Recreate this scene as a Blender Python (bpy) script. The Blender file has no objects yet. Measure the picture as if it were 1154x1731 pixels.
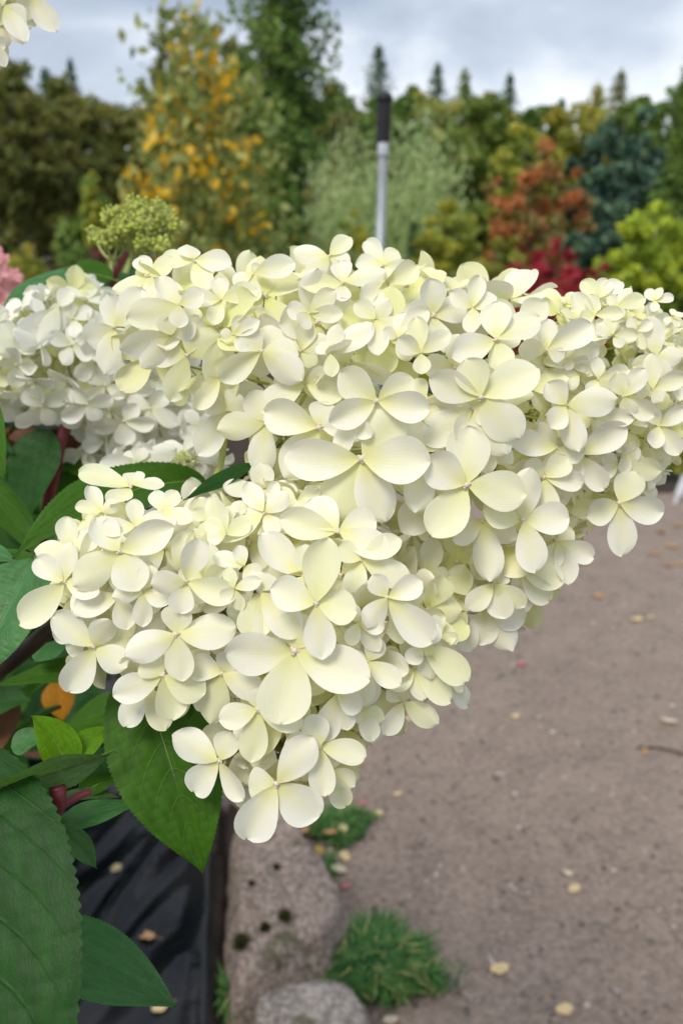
import bpy, bmesh, math, random
import numpy as np
from mathutils import Vector, Matrix, noise as mnoise

# ------------------------------------------------------------------ camera
scene = bpy.context.scene
col = scene.collection
F = 1499.0                      # focal length in photograph pixels (1154 x 1731)
CX, CY = 577.0, 865.5
PITCH = math.radians(15.5)
CAMZ = 1.30
cam_d = bpy.data.cameras.new('camera'); cam = bpy.data.objects.new('camera', cam_d); col.objects.link(cam)
cam_d.sensor_fit = 'VERTICAL'; cam_d.sensor_height = 36.0; cam_d.sensor_width = 24.0
cam_d.lens = 36.0 * F / 1731.0
cam_d.clip_start = 0.02; cam_d.clip_end = 900
cam.location = (0, 0, CAMZ); cam.rotation_euler = (math.radians(90) - PITCH, 0, 0)
cam_d.dof.use_dof = True; cam_d.dof.focus_distance = 0.415; cam_d.dof.aperture_fstop = 8.6
scene.camera = cam
# ------------------------------------------------------------------ world: broken overcast sky
SUN_EL, SUN_AZ = math.radians(52), math.radians(-150)
w = bpy.data.worlds.new('World'); scene.world = w; w.use_nodes = True
nt = w.node_tree; N = nt.nodes; L = nt.links; N.clear()
out = N.new('ShaderNodeOutputWorld'); bgs = N.new('ShaderNodeBackground'); bgc = N.new('ShaderNodeBackground')
sky = N.new('ShaderNodeTexSky'); sky.sky_type = 'NISHITA'; sky.sun_disc = False
sky.sun_elevation = SUN_EL; sky.sun_rotation = SUN_AZ
L.new(sky.outputs[0], bgs.inputs[0]); bgs.inputs[1].default_value = 0.10
tc = N.new('ShaderNodeTexCoord'); mp = N.new('ShaderNodeMapping')
mp.inputs['Scale'].default_value = (1.0, 1.0, 2.6); mp.inputs['Location'].default_value = (1.25, 0.45, 0.3)
L.new(tc.outputs['Generated'], mp.inputs[0])
n1 = N.new('ShaderNodeTexNoise'); n1.inputs['Scale'].default_value = 2.6; n1.inputs['Detail'].default_value = 7; n1.inputs['Roughness'].default_value = 0.5
n1.inputs['Distortion'].default_value = 0.35
L.new(mp.outputs[0], n1.inputs['Vector'])
cr = N.new('ShaderNodeValToRGB'); e = cr.color_ramp.elements
e[0].position = 0.40; e[0].color = (0.30, 0.345, 0.42, 1)
e[1].position = 0.60; e[1].color = (0.73, 0.75, 0.78, 1)
m = e.new(0.49); m.color = (0.42, 0.465, 0.53, 1)
L.new(n1.outputs[0], cr.inputs[0]); L.new(cr.outputs[0], bgc.inputs[0]); bgc.inputs[1].default_value = 0.92
mixw = N.new('ShaderNodeMixShader'); mixw.inputs[0].default_value = 0.86
L.new(bgs.outputs[0], mixw.inputs[1]); L.new(bgc.outputs[0], mixw.inputs[2]); L.new(mixw.outputs[0], out.inputs[0])
# ------------------------------------------------------------------ sun through cloud
sd = bpy.data.lights.new('sun', 'SUN'); sun = bpy.data.objects.new('sun', sd); col.objects.link(sun)
sd.energy = 1.5; sd.angle = math.radians(22); sd.color = (1.0, 0.94, 0.84)
sdir = Vector((math.sin(-SUN_AZ) * math.cos(SUN_EL) * -1, math.cos(SUN_AZ) * math.cos(SUN_EL), math.sin(SUN_EL)))
sun.rotation_euler = sdir.to_track_quat('Z', 'Y').to_euler(); sun.location = (0, 0, 20)
vs = scene.view_settings; vs.view_transform = 'Standard'; vs.look = 'None'; vs.exposure = 0.76; vs.gamma = 1; vs.use_curve_mapping = False
scene.cycles.use_denoising = True
scene.cycles.max_bounces = 7; scene.cycles.diffuse_bounces = 4; scene.cycles.glossy_bounces = 3; scene.cycles.transmission_bounces = 8
scene.cycles.sample_clamp_indirect = 4

# ------------------------------------------------------------------ helpers
RIGHT = Vector((1, 0, 0)); FWD = Vector((0, math.cos(PITCH), -math.sin(PITCH))); UP = Vector((0, math.sin(PITCH), math.cos(PITCH)))
CAM = Vector((0, 0, CAMZ))
def ray(px, py): return FWD + RIGHT * ((px - CX) / F) + UP * ((CY - py) / F)
def P(px, py, d): return CAM + ray(px, py) * d                     # point at depth d along the camera axis
def G(px, py, z=0.0):                                              # point on the ground
    r = ray(px, py); return CAM + r * ((z - CAMZ) / r.z)
def AT(px, py, y): r = ray(px, py); return CAM + r * (y / r.y)     # point at world distance y
rng = np.random.default_rng(7); random.seed(7)
WM = {}
def link(name, data, mat=None, parent=None, M=None):
    o = bpy.data.objects.new(name, data); col.objects.link(o)
    M = M or Matrix.Identity(4); WM[o] = M
    if parent is not None:
        o.parent = parent; o.matrix_parent_inverse = WM[parent].inverted()
    o.matrix_basis = M
    if mat is not None and data is not None and len(data.materials) == 0: data.materials.append(mat)
    return o
def tag(o, label=None, cat=None, group=None, kind=None):
    if label: o['label'] = label
    if cat: o['category'] = cat
    if group: o['group'] = group
    if kind: o['kind'] = kind
    return o
def empty(name, loc, label=None, cat=None, group=None):
    o = link(name, None, None, None, Matrix.Translation(Vector(loc))); o.empty_display_size = 0.05
    return tag(o, label, cat, group)
def mesh(name, V, Fc, smooth=True, uv=None, attr=None, mat_idx=None):
    me = bpy.data.meshes.new(name)
    V = np.asarray(V, dtype=np.float32).reshape(-1, 3)
    Fc = [np.asarray(f) for f in Fc] if not isinstance(Fc, np.ndarray) else Fc
    if isinstance(Fc, np.ndarray):
        nf, k = Fc.shape; me.vertices.add(len(V)); me.vertices.foreach_set('co', V.ravel())
        me.loops.add(nf * k); me.loops.foreach_set('vertex_index', Fc.astype(np.int32).ravel())
        me.polygons.add(nf); me.polygons.foreach_set('loop_start', np.arange(0, nf * k, k, dtype=np.int32))
        me.update(calc_edges=True); me.validate()
    else:
        me.from_pydata([tuple(map(float, v)) for v in V], [], [tuple(int(i) for i in f) for f in Fc]); me.update()
    if smooth: me.polygons.foreach_set('use_smooth', np.ones(len(me.polygons), dtype=bool))
    if uv is not None:
        ul = me.uv_layers.new(name='uv'); li = np.empty(len(me.loops), dtype=np.int32); me.loops.foreach_get('vertex_index', li)
        ul.data.foreach_set('uv', np.asarray(uv, dtype=np.float32)[li].ravel())
    if attr is not None:
        a = me.attributes.new('tint', 'FLOAT', 'POINT'); a.data.foreach_set('value', np.asarray(attr, dtype=np.float32))
    if mat_idx is not None: me.polygons.foreach_set('material_index', np.asarray(mat_idx, dtype=np.int32))
    return me
def grid_faces(nu, nv, off=0):
    i, j = np.meshgrid(np.arange(nu - 1), np.arange(nv - 1), indexing='ij'); a = (i * nv + j).ravel() + off
    return np.stack([a, a + nv, a + nv + 1, a + 1], 1)
def tube_arrays(pts, radii, k=8, off=0):
    pts = [Vector(p) for p in pts]; V = []; prev = None
    for i, p in enumerate(pts):
        t = (pts[min(i + 1, len(pts) - 1)] - pts[max(i - 1, 0)]).normalized()
        if prev is None: prev = t.orthogonal().normalized()
        a = (prev - t * prev.dot(t)).normalized(); b = t.cross(a); prev = a
        for q in range(k):
            an = 2 * math.pi * q / k; V.append(p + (a * math.cos(an) + b * math.sin(an)) * radii[i])
    Fc = []
    for i in range(len(pts) - 1):
        for q in range(k): Fc.append((off + i * k + q, off + i * k + (q + 1) % k, off + (i + 1) * k + (q + 1) % k, off + (i + 1) * k + q))
    return V, Fc
def tubes_mesh(name, lst, k=8):
    V = []; Fc = []
    for pts, radii in lst:
        v, f = tube_arrays(pts, radii, k, len(V)); V += v; Fc += f
        n0 = len(V) - k; Fc.append(tuple(range(n0, n0 + k)))
    return mesh(name, V, np.array([f for f in Fc if len(f) == 4])) if k == 4 else mesh(name, V, Fc)
def smooth_path(pts, n=6):
    pts = [Vector(p) for p in pts]; o = []
    for i in range(len(pts) - 1):
        p0 = pts[max(i - 1, 0)]; p1 = pts[i]; p2 = pts[i + 1]; p3 = pts[min(i + 2, len(pts) - 1)]
        for j in range(n):
            t = j / n
            o.append(0.5 * ((2 * p1) + (p2 - p0) * t + (2 * p0 - 5 * p1 + 4 * p2 - p3) * t * t + (3 * p1 - p0 - 3 * p2 + p3) * t ** 3))
    o.append(pts[-1]); return o
# ------------------------------------------------------------------ materials
def mat(name):
    m = bpy.data.materials.new(name); m.use_nodes = True; m.node_tree.nodes.clear(); return m, m.node_tree.nodes, m.node_tree.links
def ramp(Nn, stops):
    c = Nn.new('ShaderNodeValToRGB'); e = c.color_ramp.elements
    while len(e) < len(stops): e.new(0.5)
    for i, (p, cc) in enumerate(stops): e[i].position = p; e[i].color = (*cc, 1)
    return c
def mth(Nn, Ln, op, a, b=None, c=None, clamp=False):
    n = Nn.new('ShaderNodeMath'); n.operation = op; n.use_clamp = clamp
    for i, x in enumerate((a, b, c)):
        if x is None: continue
        if isinstance(x, (int, float)): n.inputs[i].default_value = x
        else: Ln.new(x, n.inputs[i])
    return n.outputs[0]
def mixc(Nn, Ln, f, a, b, mode='MIX'):
    n = Nn.new('ShaderNodeMix'); n.data_type = 'RGBA'; n.blend_type = mode
    for s, x in ((n.inputs[0], f), (n.inputs[6], a), (n.inputs[7], b)):
        if isinstance(x, (int, float)): s.default_value = x
        elif isinstance(x, tuple): s.default_value = (*x, 1)
        else: Ln.new(x, s)
    return n.outputs[2]
def leafy_out(Nn, Ln, colour, rough, trans, tcol=None, normal=None, spec=0.4):
    pb = Nn.new('ShaderNodeBsdfPrincipled'); tr = Nn.new('ShaderNodeBsdfTranslucent'); mx = Nn.new('ShaderNodeMixShader'); o = Nn.new('ShaderNodeOutputMaterial')
    Ln.new(colour, pb.inputs['Base Color']); Ln.new(tcol if tcol is not None else colour, tr.inputs[0])
    pb.inputs['Roughness'].default_value = rough; pb.inputs['Specular IOR Level'].default_value = spec
    if normal is not None: Ln.new(normal, pb.inputs['Normal']); Ln.new(normal, tr.inputs['Normal'])
    mx.inputs[0].default_value = trans; Ln.new(pb.outputs[0], mx.inputs[1]); Ln.new(tr.outputs[0], mx.inputs[2]); Ln.new(mx.outputs[0], o.inputs[0])
def petal_material(name, edge, mid, streak, tip, green):
    m, Nn, Ln = mat(name)
    uv = Nn.new('ShaderNodeUVMap'); uv.uv_map = 'uv'; sp = Nn.new('ShaderNodeSeparateXYZ'); Ln.new(uv.outputs[0], sp.inputs[0])
    s, t = sp.outputs[0], sp.outputs[1]                    # s 0 claw .. 1 tip ; t -1 .. 1 across
    oi = Nn.new('ShaderNodeObjectInfo'); tcn = Nn.new('ShaderNodeTexCoord')
    at = mth(Nn, Ln, 'ABSOLUTE', t)
    no = Nn.new('ShaderNodeTexNoise'); no.noise_dimensions = '4D'; no.inputs['Scale'].default_value = 5.0; no.inputs['Detail'].default_value = 3
    Ln.new(uv.outputs[0], no.inputs['Vector']); Ln.new(mth(Nn, Ln, 'MULTIPLY', oi.outputs['Random'], 40.0), no.inputs['W'])
    # veins fan out from the claw: lines of constant t
    ph = mth(Nn, Ln, 'MULTIPLY', mth(Nn, Ln, 'ADD', t, mth(Nn, Ln, 'MULTIPLY', no.outputs[0], 0.10)), 6.5)
    ve = mth(Nn, Ln, 'PINGPONG', ph, 0.5)
    vein = mth(Nn, Ln, 'SUBTRACT', 1.0, mth(Nn, Ln, 'MULTIPLY', ve, 7.0), clamp=True)
    core = mth(Nn, Ln, 'MULTIPLY', mth(Nn, Ln, 'SUBTRACT', 1.0, mth(Nn, Ln, 'MULTIPLY', at, 1.35), clamp=True), mth(Nn, Ln, 'SUBTRACT', 1.12, s, clamp=True))
    core = mth(Nn, Ln, 'MULTIPLY', core, mth(Nn, Ln, 'ADD', 0.35, no.outputs[0]), clamp=True)
    c1 = mixc(Nn, Ln, core, edge, mid)
    base = mth(Nn, Ln, 'SUBTRACT', 1.0, mth(Nn, Ln, 'MULTIPLY', s, 2.6), clamp=True)
    c2 = mixc(Nn, Ln, mth(Nn, Ln, 'MULTIPLY', base, 0.8), c1, streak)
    c3 = mixc(Nn, Ln, mth(Nn, Ln, 'MULTIPLY', vein, mth(Nn, Ln, 'MULTIPLY', mth(Nn, Ln, 'SUBTRACT', 1.0, s, clamp=True), 0.15)), c2, streak)
    rim = mth(Nn, Ln, 'MULTIPLY', mth(Nn, Ln, 'SUBTRACT', s, 0.86, clamp=True), mth(Nn, Ln, 'MULTIPLY', oi.outputs['Random'], 3.0), clamp=True)
    c4 = mixc(Nn, Ln, rim, c3, tip)
    r2 = mth(Nn, Ln, 'FRACT', mth(Nn, Ln, 'MULTIPLY', oi.outputs['Random'], 17.3))
    c5 = mixc(Nn, Ln, mth(Nn, Ln, 'MULTIPLY', mth(Nn, Ln, 'POWER', r2, 2.5), 0.55), c4, green)
    # small brown specks
    n2 = Nn.new('ShaderNodeTexNoise'); n2.noise_dimensions = '4D'; n2.inputs['Scale'].default_value = 16; n2.inputs['Detail'].default_value = 2
    Ln.new(uv.outputs[0], n2.inputs['Vector']); Ln.new(mth(Nn, Ln, 'MULTIPLY', oi.outputs['Random'], 91.0), n2.inputs['W'])
    sk = mth(Nn, Ln, 'MULTIPLY', mth(Nn, Ln, 'SUBTRACT', n2.outputs[0], 0.755, clamp=True), 14.0, clamp=True)
    c6 = mixc(Nn, Ln, mth(Nn, Ln, 'MULTIPLY', sk, 0.7), c5, (0.35, 0.24, 0.10))
    bp = Nn.new('ShaderNodeBump'); bp.inputs['Strength'].default_value = 0.18; bp.inputs['Distance'].default_value = 0.0010
    n3 = Nn.new('ShaderNodeTexNoise'); n3.inputs['Scale'].default_value = 14; n3.inputs['Detail'].default_value = 4; Ln.new(uv.outputs[0], n3.inputs['Vector'])
    Ln.new(mth(Nn, Ln, 'SUBTRACT', mth(Nn, Ln, 'MULTIPLY', n3.outputs[0], 0.6), mth(Nn, Ln, 'MULTIPLY', vein, 0.25)), bp.inputs['Height'])
    leafy_out(Nn, Ln, c6, 0.55, 0.27, None, bp.outputs[0], 0.25)
    return m
M_petal = petal_material('cream_petal', (0.93, 0.912, 0.80), (0.922, 0.89, 0.55), (0.83, 0.81, 0.27), (0.92, 0.87, 0.78), (0.86, 0.873, 0.45))
M_petalw = petal_material('white_petal', (0.93, 0.92, 0.85), (0.92, 0.91, 0.74), (0.80, 0.83, 0.50), (0.88, 0.82, 0.80), (0.84, 0.87, 0.66))
M_recess_glow = petal_material('yellow_recess_glow_petal', (0.915, 0.895, 0.60), (0.89, 0.865, 0.38), (0.74, 0.755, 0.17), (0.915, 0.885, 0.66), (0.80, 0.825, 0.32))  # yellower filler florets, with scattered light of the recesses painted into their colour
M_pink = petal_material('pink_petal', (0.78, 0.36, 0.38), (0.80, 0.48, 0.46), (0.70, 0.45, 0.38), (0.70, 0.22, 0.28), (0.82, 0.55, 0.50))
def plain(name, c, rough=0.6, var=0.25, scale=40, metal=0.0, bump=0.0, trans=0.0, spec=0.4):
    m, Nn, Ln = mat(name); tcn = Nn.new('ShaderNodeTexCoord'); no = Nn.new('ShaderNodeTexNoise'); no.inputs['Scale'].default_value = scale; no.inputs['Detail'].default_value = 5
    Ln.new(tcn.outputs['Object'], no.inputs['Vector'])
    a = tuple(max(0, x * (1 - var)) for x in c); b = tuple(min(1, x * (1 + var)) for x in c)
    rc = ramp(Nn, [(0.3, a), (0.7, b)]); Ln.new(no.outputs[0], rc.inputs[0]); nrm = None
    if bump:
        bp = Nn.new('ShaderNodeBump'); bp.inputs['Strength'].default_value = 0.6; bp.inputs['Distance'].default_value = bump; Ln.new(no.outputs[0], bp.inputs['Height']); nrm = bp.outputs[0]
    if trans: leafy_out(Nn, Ln, rc.outputs[0], rough, trans, None, nrm, spec)
    else:
        pb = Nn.new('ShaderNodeBsdfPrincipled'); o = Nn.new('ShaderNodeOutputMaterial'); Ln.new(rc.outputs[0], pb.inputs['Base Color'])
        pb.inputs['Roughness'].default_value = rough; pb.inputs['Metallic'].default_value = metal; pb.inputs['Specular IOR Level'].default_value = spec
        if nrm: Ln.new(nrm, pb.inputs['Normal'])
        Ln.new(pb.outputs[0], o.inputs[0])
    return m
M_bead = plain('floret_centre', (0.70, 0.60, 0.50), 0.5, 0.15, 300)
M_stalk = plain('green_stalk', (0.45, 0.50, 0.16), 0.5, 0.2, 90)
M_bark = plain('brown_branch_bark', (0.055, 0.030, 0.016), 0.55, 0.5, 60, bump=0.0015)
M_redstem = plain('red_stem', (0.20, 0.035, 0.045), 0.45, 0.3, 60)
M_midrib = plain('leaf_midrib', (0.17, 0.26, 0.05), 0.5, 0.2, 90)
M_bud = plain('green_bud', (0.60, 0.66, 0.14), 0.5, 0.2, 120, trans=0.25)
def leaf_material(name, c, vein, rough=0.42, trans=0.30, tcol=None, quilt=0.35, spec=0.4):
    m, Nn, Ln = mat(name); uv = Nn.new('ShaderNodeUVMap'); uv.uv_map = 'uv'; sp = Nn.new('ShaderNodeSeparateXYZ'); Ln.new(uv.outputs[0], sp.inputs[0])
    s, t = sp.outputs[0], sp.outputs[1]; at = mth(Nn, Ln, 'ABSOLUTE', t)
    oi = Nn.new('ShaderNodeObjectInfo')
    no = Nn.new('ShaderNodeTexNoise'); no.noise_dimensions = '4D'; no.inputs['Scale'].default_value = 7; no.inputs['Detail'].default_value = 5; Ln.new(uv.outputs[0], no.inputs['Vector'])
    Ln.new(mth(Nn, Ln, 'MULTIPLY', oi.outputs['Random'], 30.0), no.inputs['W'])
    ph = mth(Nn, Ln, 'SUBTRACT', mth(Nn, Ln, 'MULTIPLY', s, 8.0), mth(Nn, Ln, 'MULTIPLY', mth(Nn, Ln, 'POWER', at, 1.35), 2.3))
    pp = mth(Nn, Ln, 'PINGPONG', ph, 0.5)
    lat = mth(Nn, Ln, 'SUBTRACT', 1.0, mth(Nn, Ln, 'MULTIPLY', pp, 16.0), clamp=True)
    lat = mth(Nn, Ln, 'MULTIPLY', lat, mth(Nn, Ln, 'SUBTRACT', 1.15, at, clamp=True))
    midv = mth(Nn, Ln, 'SUBTRACT', 1.0, mth(Nn, Ln, 'MULTIPLY', at, 28.0), clamp=True)
    vo = Nn.new('ShaderNodeTexVoronoi'); vo.feature = 'DISTANCE_TO_EDGE'; vo.inputs['Scale'].default_value = 34
    mp = Nn.new('ShaderNodeMapping'); mp.inputs['Scale'].default_value = (1.6, 0.8, 1); Ln.new(uv.outputs[0], mp.inputs[0]); Ln.new(mp.outputs[0], vo.inputs['Vector'])
    ret = mth(Nn, Ln, 'SUBTRACT', 1.0, mth(Nn, Ln, 'MULTIPLY', vo.outputs[0], 9.0), clamp=True)
    vv = mth(Nn, Ln, 'MAXIMUM', mth(Nn, Ln, 'MAXIMUM', lat, midv), mth(Nn, Ln, 'MULTIPLY', ret, 0.15))
    a = tuple(x * 0.72 for x in c); b = tuple(min(1, x * 1.3) for x in c)
    rc = ramp(Nn, [(0.3, a), (0.7, b)]); Ln.new(no.outputs[0], rc.inputs[0])
    cc = mixc(Nn, Ln, mth(Nn, Ln, 'MULTIPLY', vv, 0.6), rc.outputs[0], vein)
    bp = Nn.new('ShaderNodeBump'); bp.inputs['Strength'].default_value = quilt; bp.inputs['Distance'].default_value = 0.0015
    Ln.new(mth(Nn, Ln, 'SUBTRACT', mth(Nn, Ln, 'MULTIPLY', no.outputs[0], 0.5), mth(Nn, Ln, 'MULTIPLY', mth(Nn, Ln, 'MAXIMUM', mth(Nn, Ln, 'MAXIMUM', lat, midv), mth(Nn, Ln, 'MULTIPLY', ret, 0.10)), 0.7)), bp.inputs['Height'])
    tc_ = None
    if tcol:
        r2 = Nn.new('ShaderNodeRGB'); r2.outputs[0].default_value = (*tcol, 1); tc_ = mixc(Nn, Ln, mth(Nn, Ln, 'MULTIPLY', vv, 0.5), r2.outputs[0], vein)
    leafy_out(Nn, Ln, cc, rough, trans, tc_, bp.outputs[0], spec)
    return m
ML = {
 'dark': leaf_material('dark_leaf', (0.012, 0.060, 0.006), (0.030, 0.085, 0.016), 0.52, 0.18, (0.04, 0.17, 0.006), 0.5, 0.22),
 'mid': leaf_material('green_leaf', (0.045, 0.135, 0.008), (0.10, 0.20, 0.035), 0.55, 0.38, (0.10, 0.28, 0.008), 0.3, 0.22),
 'bright': leaf_material('young_leaf', (0.13, 0.32, 0.010), (0.20, 0.38, 0.04), 0.5, 0.48, (0.28, 0.50, 0.01), 0.3, 0.25),
 'blue': leaf_material('glossy_leaf', (0.055, 0.18, 0.045), (0.11, 0.25, 0.09), 0.42, 0.24, (0.08, 0.28, 0.03), 0.3, 0.4),
 'under': leaf_material('leaf_underside', (0.075, 0.15, 0.045), (0.22, 0.31, 0.14), 0.6, 0.30, (0.12, 0.28, 0.03), 0.3, 0.25),
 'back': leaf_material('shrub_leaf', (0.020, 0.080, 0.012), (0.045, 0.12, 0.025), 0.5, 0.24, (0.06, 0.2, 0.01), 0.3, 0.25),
 'dry': leaf_material('dried_leaf', (0.15, 0.065, 0.032), (0.10, 0.045, 0.02), 0.7, 0.2, (0.25, 0.10, 0.03)),
 'orange': leaf_material('orange_leaf', (0.52, 0.22, 0.010), (0.56, 0.28, 0.02), 0.5, 0.35, (0.65, 0.28, 0.01)),
}
def foliage_material(name, stops, rough=0.6, trans=0.48):
    m, Nn, Ln = mat(name); at = Nn.new('ShaderNodeAttribute'); at.attribute_name = 'tint'
    rc = ramp(Nn, [(p_, tuple(min(0.85, x * 2.15) for x in c_)) for p_, c_ in stops]); Ln.new(at.outputs['Fac'], rc.inputs[0]); leafy_out(Nn, Ln, rc.outputs[0], rough, trans, None, None, 0.3); return m

# ================================================================== THE SETTING
# ---- ground sheet
def ground_material():
    m, Nn, Ln = mat('bed_soil'); tcn = Nn.new('ShaderNodeTexCoord')
    a = Nn.new('ShaderNodeTexNoise'); a.inputs['Scale'].default_value = 1.3; a.inputs['Detail'].default_value = 8; Ln.new(tcn.outputs['Object'], a.inputs['Vector'])
    b = Nn.new('ShaderNodeTexNoise'); b.inputs['Scale'].default_value = 30; b.inputs['Detail'].default_value = 6; Ln.new(tcn.outputs['Object'], b.inputs['Vector'])
    rc = ramp(Nn, [(0.35, (0.035, 0.022, 0.016)), (0.55, (0.075, 0.048, 0.034)), (0.72, (0.06, 0.075, 0.03))]); Ln.new(a.outputs[0], rc.inputs[0])
    c = mixc(Nn, Ln, b.outputs[0], rc.outputs[0], (0.11, 0.075, 0.055), 'OVERLAY')
    bp = Nn.new('ShaderNodeBump'); bp.inputs['Strength'].default_value = 0.8; bp.inputs['Distance'].default_value = 0.03; Ln.new(b.outputs[0], bp.inputs['Height'])
    pb = Nn.new('ShaderNodeBsdfPrincipled'); o = Nn.new('ShaderNodeOutputMaterial'); Ln.new(c, pb.inputs['Base Color']); pb.inputs['Roughness'].default_value = 0.9; Ln.new(bp.outputs[0], pb.inputs['Normal']); Ln.new(pb.outputs[0], o.inputs[0])
    return m
g = link('ground', mesh('ground', [(-300, -60, -0.008), (300, -60, -0.008), (300, 500, -0.008), (-300, 500, -0.008)], np.array([[0, 1, 2, 3]]), False), ground_material()); tag(g, kind='structure')
# ---- gravel path
def path_material():
    m, Nn, Ln = mat('gravel_path'); tcn = Nn.new('ShaderNodeTexCoord'); V = tcn.outputs['Object']
    def noise(s, d=6, r=0.55):
        n = Nn.new('ShaderNodeTexNoise'); n.inputs['Scale'].default_value = s; n.inputs['Detail'].default_value = d; n.inputs['Roughness'].default_value = r; Ln.new(V, n.inputs['Vector']); return n.outputs[0]
    big = noise(1.1, 5); midn = noise(9, 6); fine = noise(60, 8, 0.75); flecks = noise(20, 4)
    rc = ramp(Nn, [(0.32, (0.20, 0.150, 0.120)), (0.68, (0.34, 0.265, 0.218))]); Ln.new(big, rc.inputs[0])
    c = mixc(Nn, Ln, 0.55, rc.outputs[0], ramp_out(Nn, Ln, midn, [(0.34, (0.17, 0.127, 0.100)), (0.66, (0.38, 0.295, 0.24))]))
    c = mixc(Nn, Ln, 0.5, c, ramp_out(Nn, Ln, fine, [(0.36, (0.07, 0.055, 0.045)), (0.5, (0.29, 0.225, 0.182)), (0.66, (0.50, 0.40, 0.33))]), 'MIX')
    dk = mth(Nn, Ln, 'MULTIPLY', mth(Nn, Ln, 'SUBTRACT', flecks, 0.60, clamp=True), 6.0, clamp=True)
    c = mixc(Nn, Ln, dk, c, (0.085, 0.075, 0.066))
    bp = Nn.new('ShaderNodeBump'); bp.inputs['Strength'].default_value = 0.8; bp.inputs['Distance'].default_value = 0.012; Ln.new(fine, bp.inputs['Height'])
    pb = Nn.new('ShaderNodeBsdfPrincipled'); o = Nn.new('ShaderNodeOutputMaterial'); Ln.new(c, pb.inputs['Base Color']); pb.inputs['Roughness'].default_value = 0.85; Ln.new(bp.outputs[0], pb.inputs['Normal']); Ln.new(pb.outputs[0], o.inputs[0])
    return m
def ramp_out(Nn, Ln, fac, stops):
    r = ramp(Nn, stops); Ln.new(fac, r.inputs[0]); return r.outputs[0]
def path_left(y): return -0.12 - 0.30 * (y - 1.5)
FAR = 5.15
pv = []; ys = np.concatenate([np.linspace(-3, 5, 60)])
for y in ys:
    wob = 0.03 * math.sin(5 * y) + 0.02 * math.sin(11 * y + 1)
    pv.append((path_left(y) + wob, y, 0)); pv.append((9.0, y, 0))
pf = [(2 * i, 2 * i + 1, 2 * i + 3, 2 * i + 2) for i in range(len(ys) - 1)]
xs = np.linspace(-1.15, 9, 70); b0 = len(pv)
for x in xs:
    pv.append((x, 5.0, 0)); pv.append((x, FAR + 0.05 * math.sin(3 * x) + 0.03 * math.sin(9 * x), 0))
pf += [(b0 + 2 * i, b0 + 2 * i + 2, b0 + 2 * i + 3, b0 + 2 * i + 1) for i in range(len(xs) - 1)]
path = link('path', mesh('path', pv, pf, False), path_material()); tag(path, kind='structure')
# loose grit on the path
def icos(sub):
    bm = bmesh.new(); bmesh.ops.create_icosphere(bm, subdivisions=sub, radius=1.0); V = np.array([v.co[:] for v in bm.verts]); Fc = np.array([[v.index for v in f.verts] for f in bm.faces]); bm.free(); return V, Fc
IV1, IF1 = icos(1)
def scatter_pebbles():
    n = 9000; Vs = []; Fs = []; tint = []
    y = 0.95 + rng.random(n) ** 1.6 * 3.0; x = path_left(y) + 0.03 + rng.random(n) * (2.0 + 0.3 * y)
    r = 0.0022 + 0.0065 * rng.random(n) ** 4
    base = IV1[None] * (r[:, None, None] * (0.6 + 0.8 * rng.random((n, 1, 3)))) * (0.8 + 0.4 * rng.random((n, len(IV1), 1)))
    base[:, :, 2] *= 0.7
    V = base + np.stack([x, y, np.full(n, 0.001)], 1)[:, None, :]
    Fc = (IF1[None] + (np.arange(n) * len(IV1))[:, None, None]).reshape(-1, 3)
    t = np.repeat(rng.random(n), len(IV1))
    return mesh('gravel', V.reshape(-1, 3), Fc, False, None, t)
mg, Nn, Ln = mat('grit'); at = Nn.new('ShaderNodeAttribute'); at.attribute_name = 'tint'
pb = Nn.new('ShaderNodeBsdfPrincipled'); o = Nn.new('ShaderNodeOutputMaterial'); Ln.new(ramp_out(Nn, Ln, at.outputs['Fac'], [(0.0, (0.08, 0.07, 0.065)), (0.5, (0.24, 0.19, 0.17)), (0.85, (0.36, 0.29, 0.26)), (1.0, (0.52, 0.47, 0.43))]), pb.inputs['Base Color']); pb.inputs['Roughness'].default_value = 0.85; Ln.new(pb.outputs[0], o.inputs[0])
gr = link('gravel', scatter_pebbles(), mg); tag(gr, 'loose brown and grey grit on the garden path', 'gravel', kind='stuff')

# ---- mulch film (black plastic) over the bed left of the stones
def film_material():
    m, Nn, Ln = mat('black_plastic_film'); tcn = Nn.new('ShaderNodeTexCoord')
    n = Nn.new('ShaderNodeTexNoise'); n.inputs['Scale'].default_value = 9; n.inputs['Detail'].default_value = 5; n.inputs['Distortion'].default_value = 0.6; Ln.new(tcn.outputs['Object'], n.inputs['Vector'])
    n2 = Nn.new('ShaderNodeTexNoise'); n2.inputs['Scale'].default_value = 5; n2.inputs['Detail'].default_value = 8; Ln.new(tcn.outputs['Object'], n2.inputs['Vector'])
    pb = Nn.new('ShaderNodeBsdfPrincipled'); o = Nn.new('ShaderNodeOutputMaterial')
    Ln.new(ramp_out(Nn, Ln, n2.outputs[0], [(0.45, (0.004, 0.005, 0.007)), (0.75, (0.018, 0.018, 0.019))]), pb.inputs['Base Color'])
    Ln.new(ramp_out(Nn, Ln, n2.outputs[0], [(0.35, (0.12,) * 3), (0.75, (0.28,) * 3)]), pb.inputs['Roughness']); pb.inputs['Specular IOR Level'].default_value = 0.34
    bp = Nn.new('ShaderNodeBump'); bp.inputs['Strength'].default_value = 0.35; bp.inputs['Distance'].default_value = 0.02; Ln.new(n.outputs[0], bp.inputs['Height']); Ln.new(bp.outputs[0], pb.inputs['Normal']); Ln.new(pb.outputs[0], o.inputs[0])
    return m
def film_edge(y): return -0.235 - 0.13 * (y - 1.5)
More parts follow.
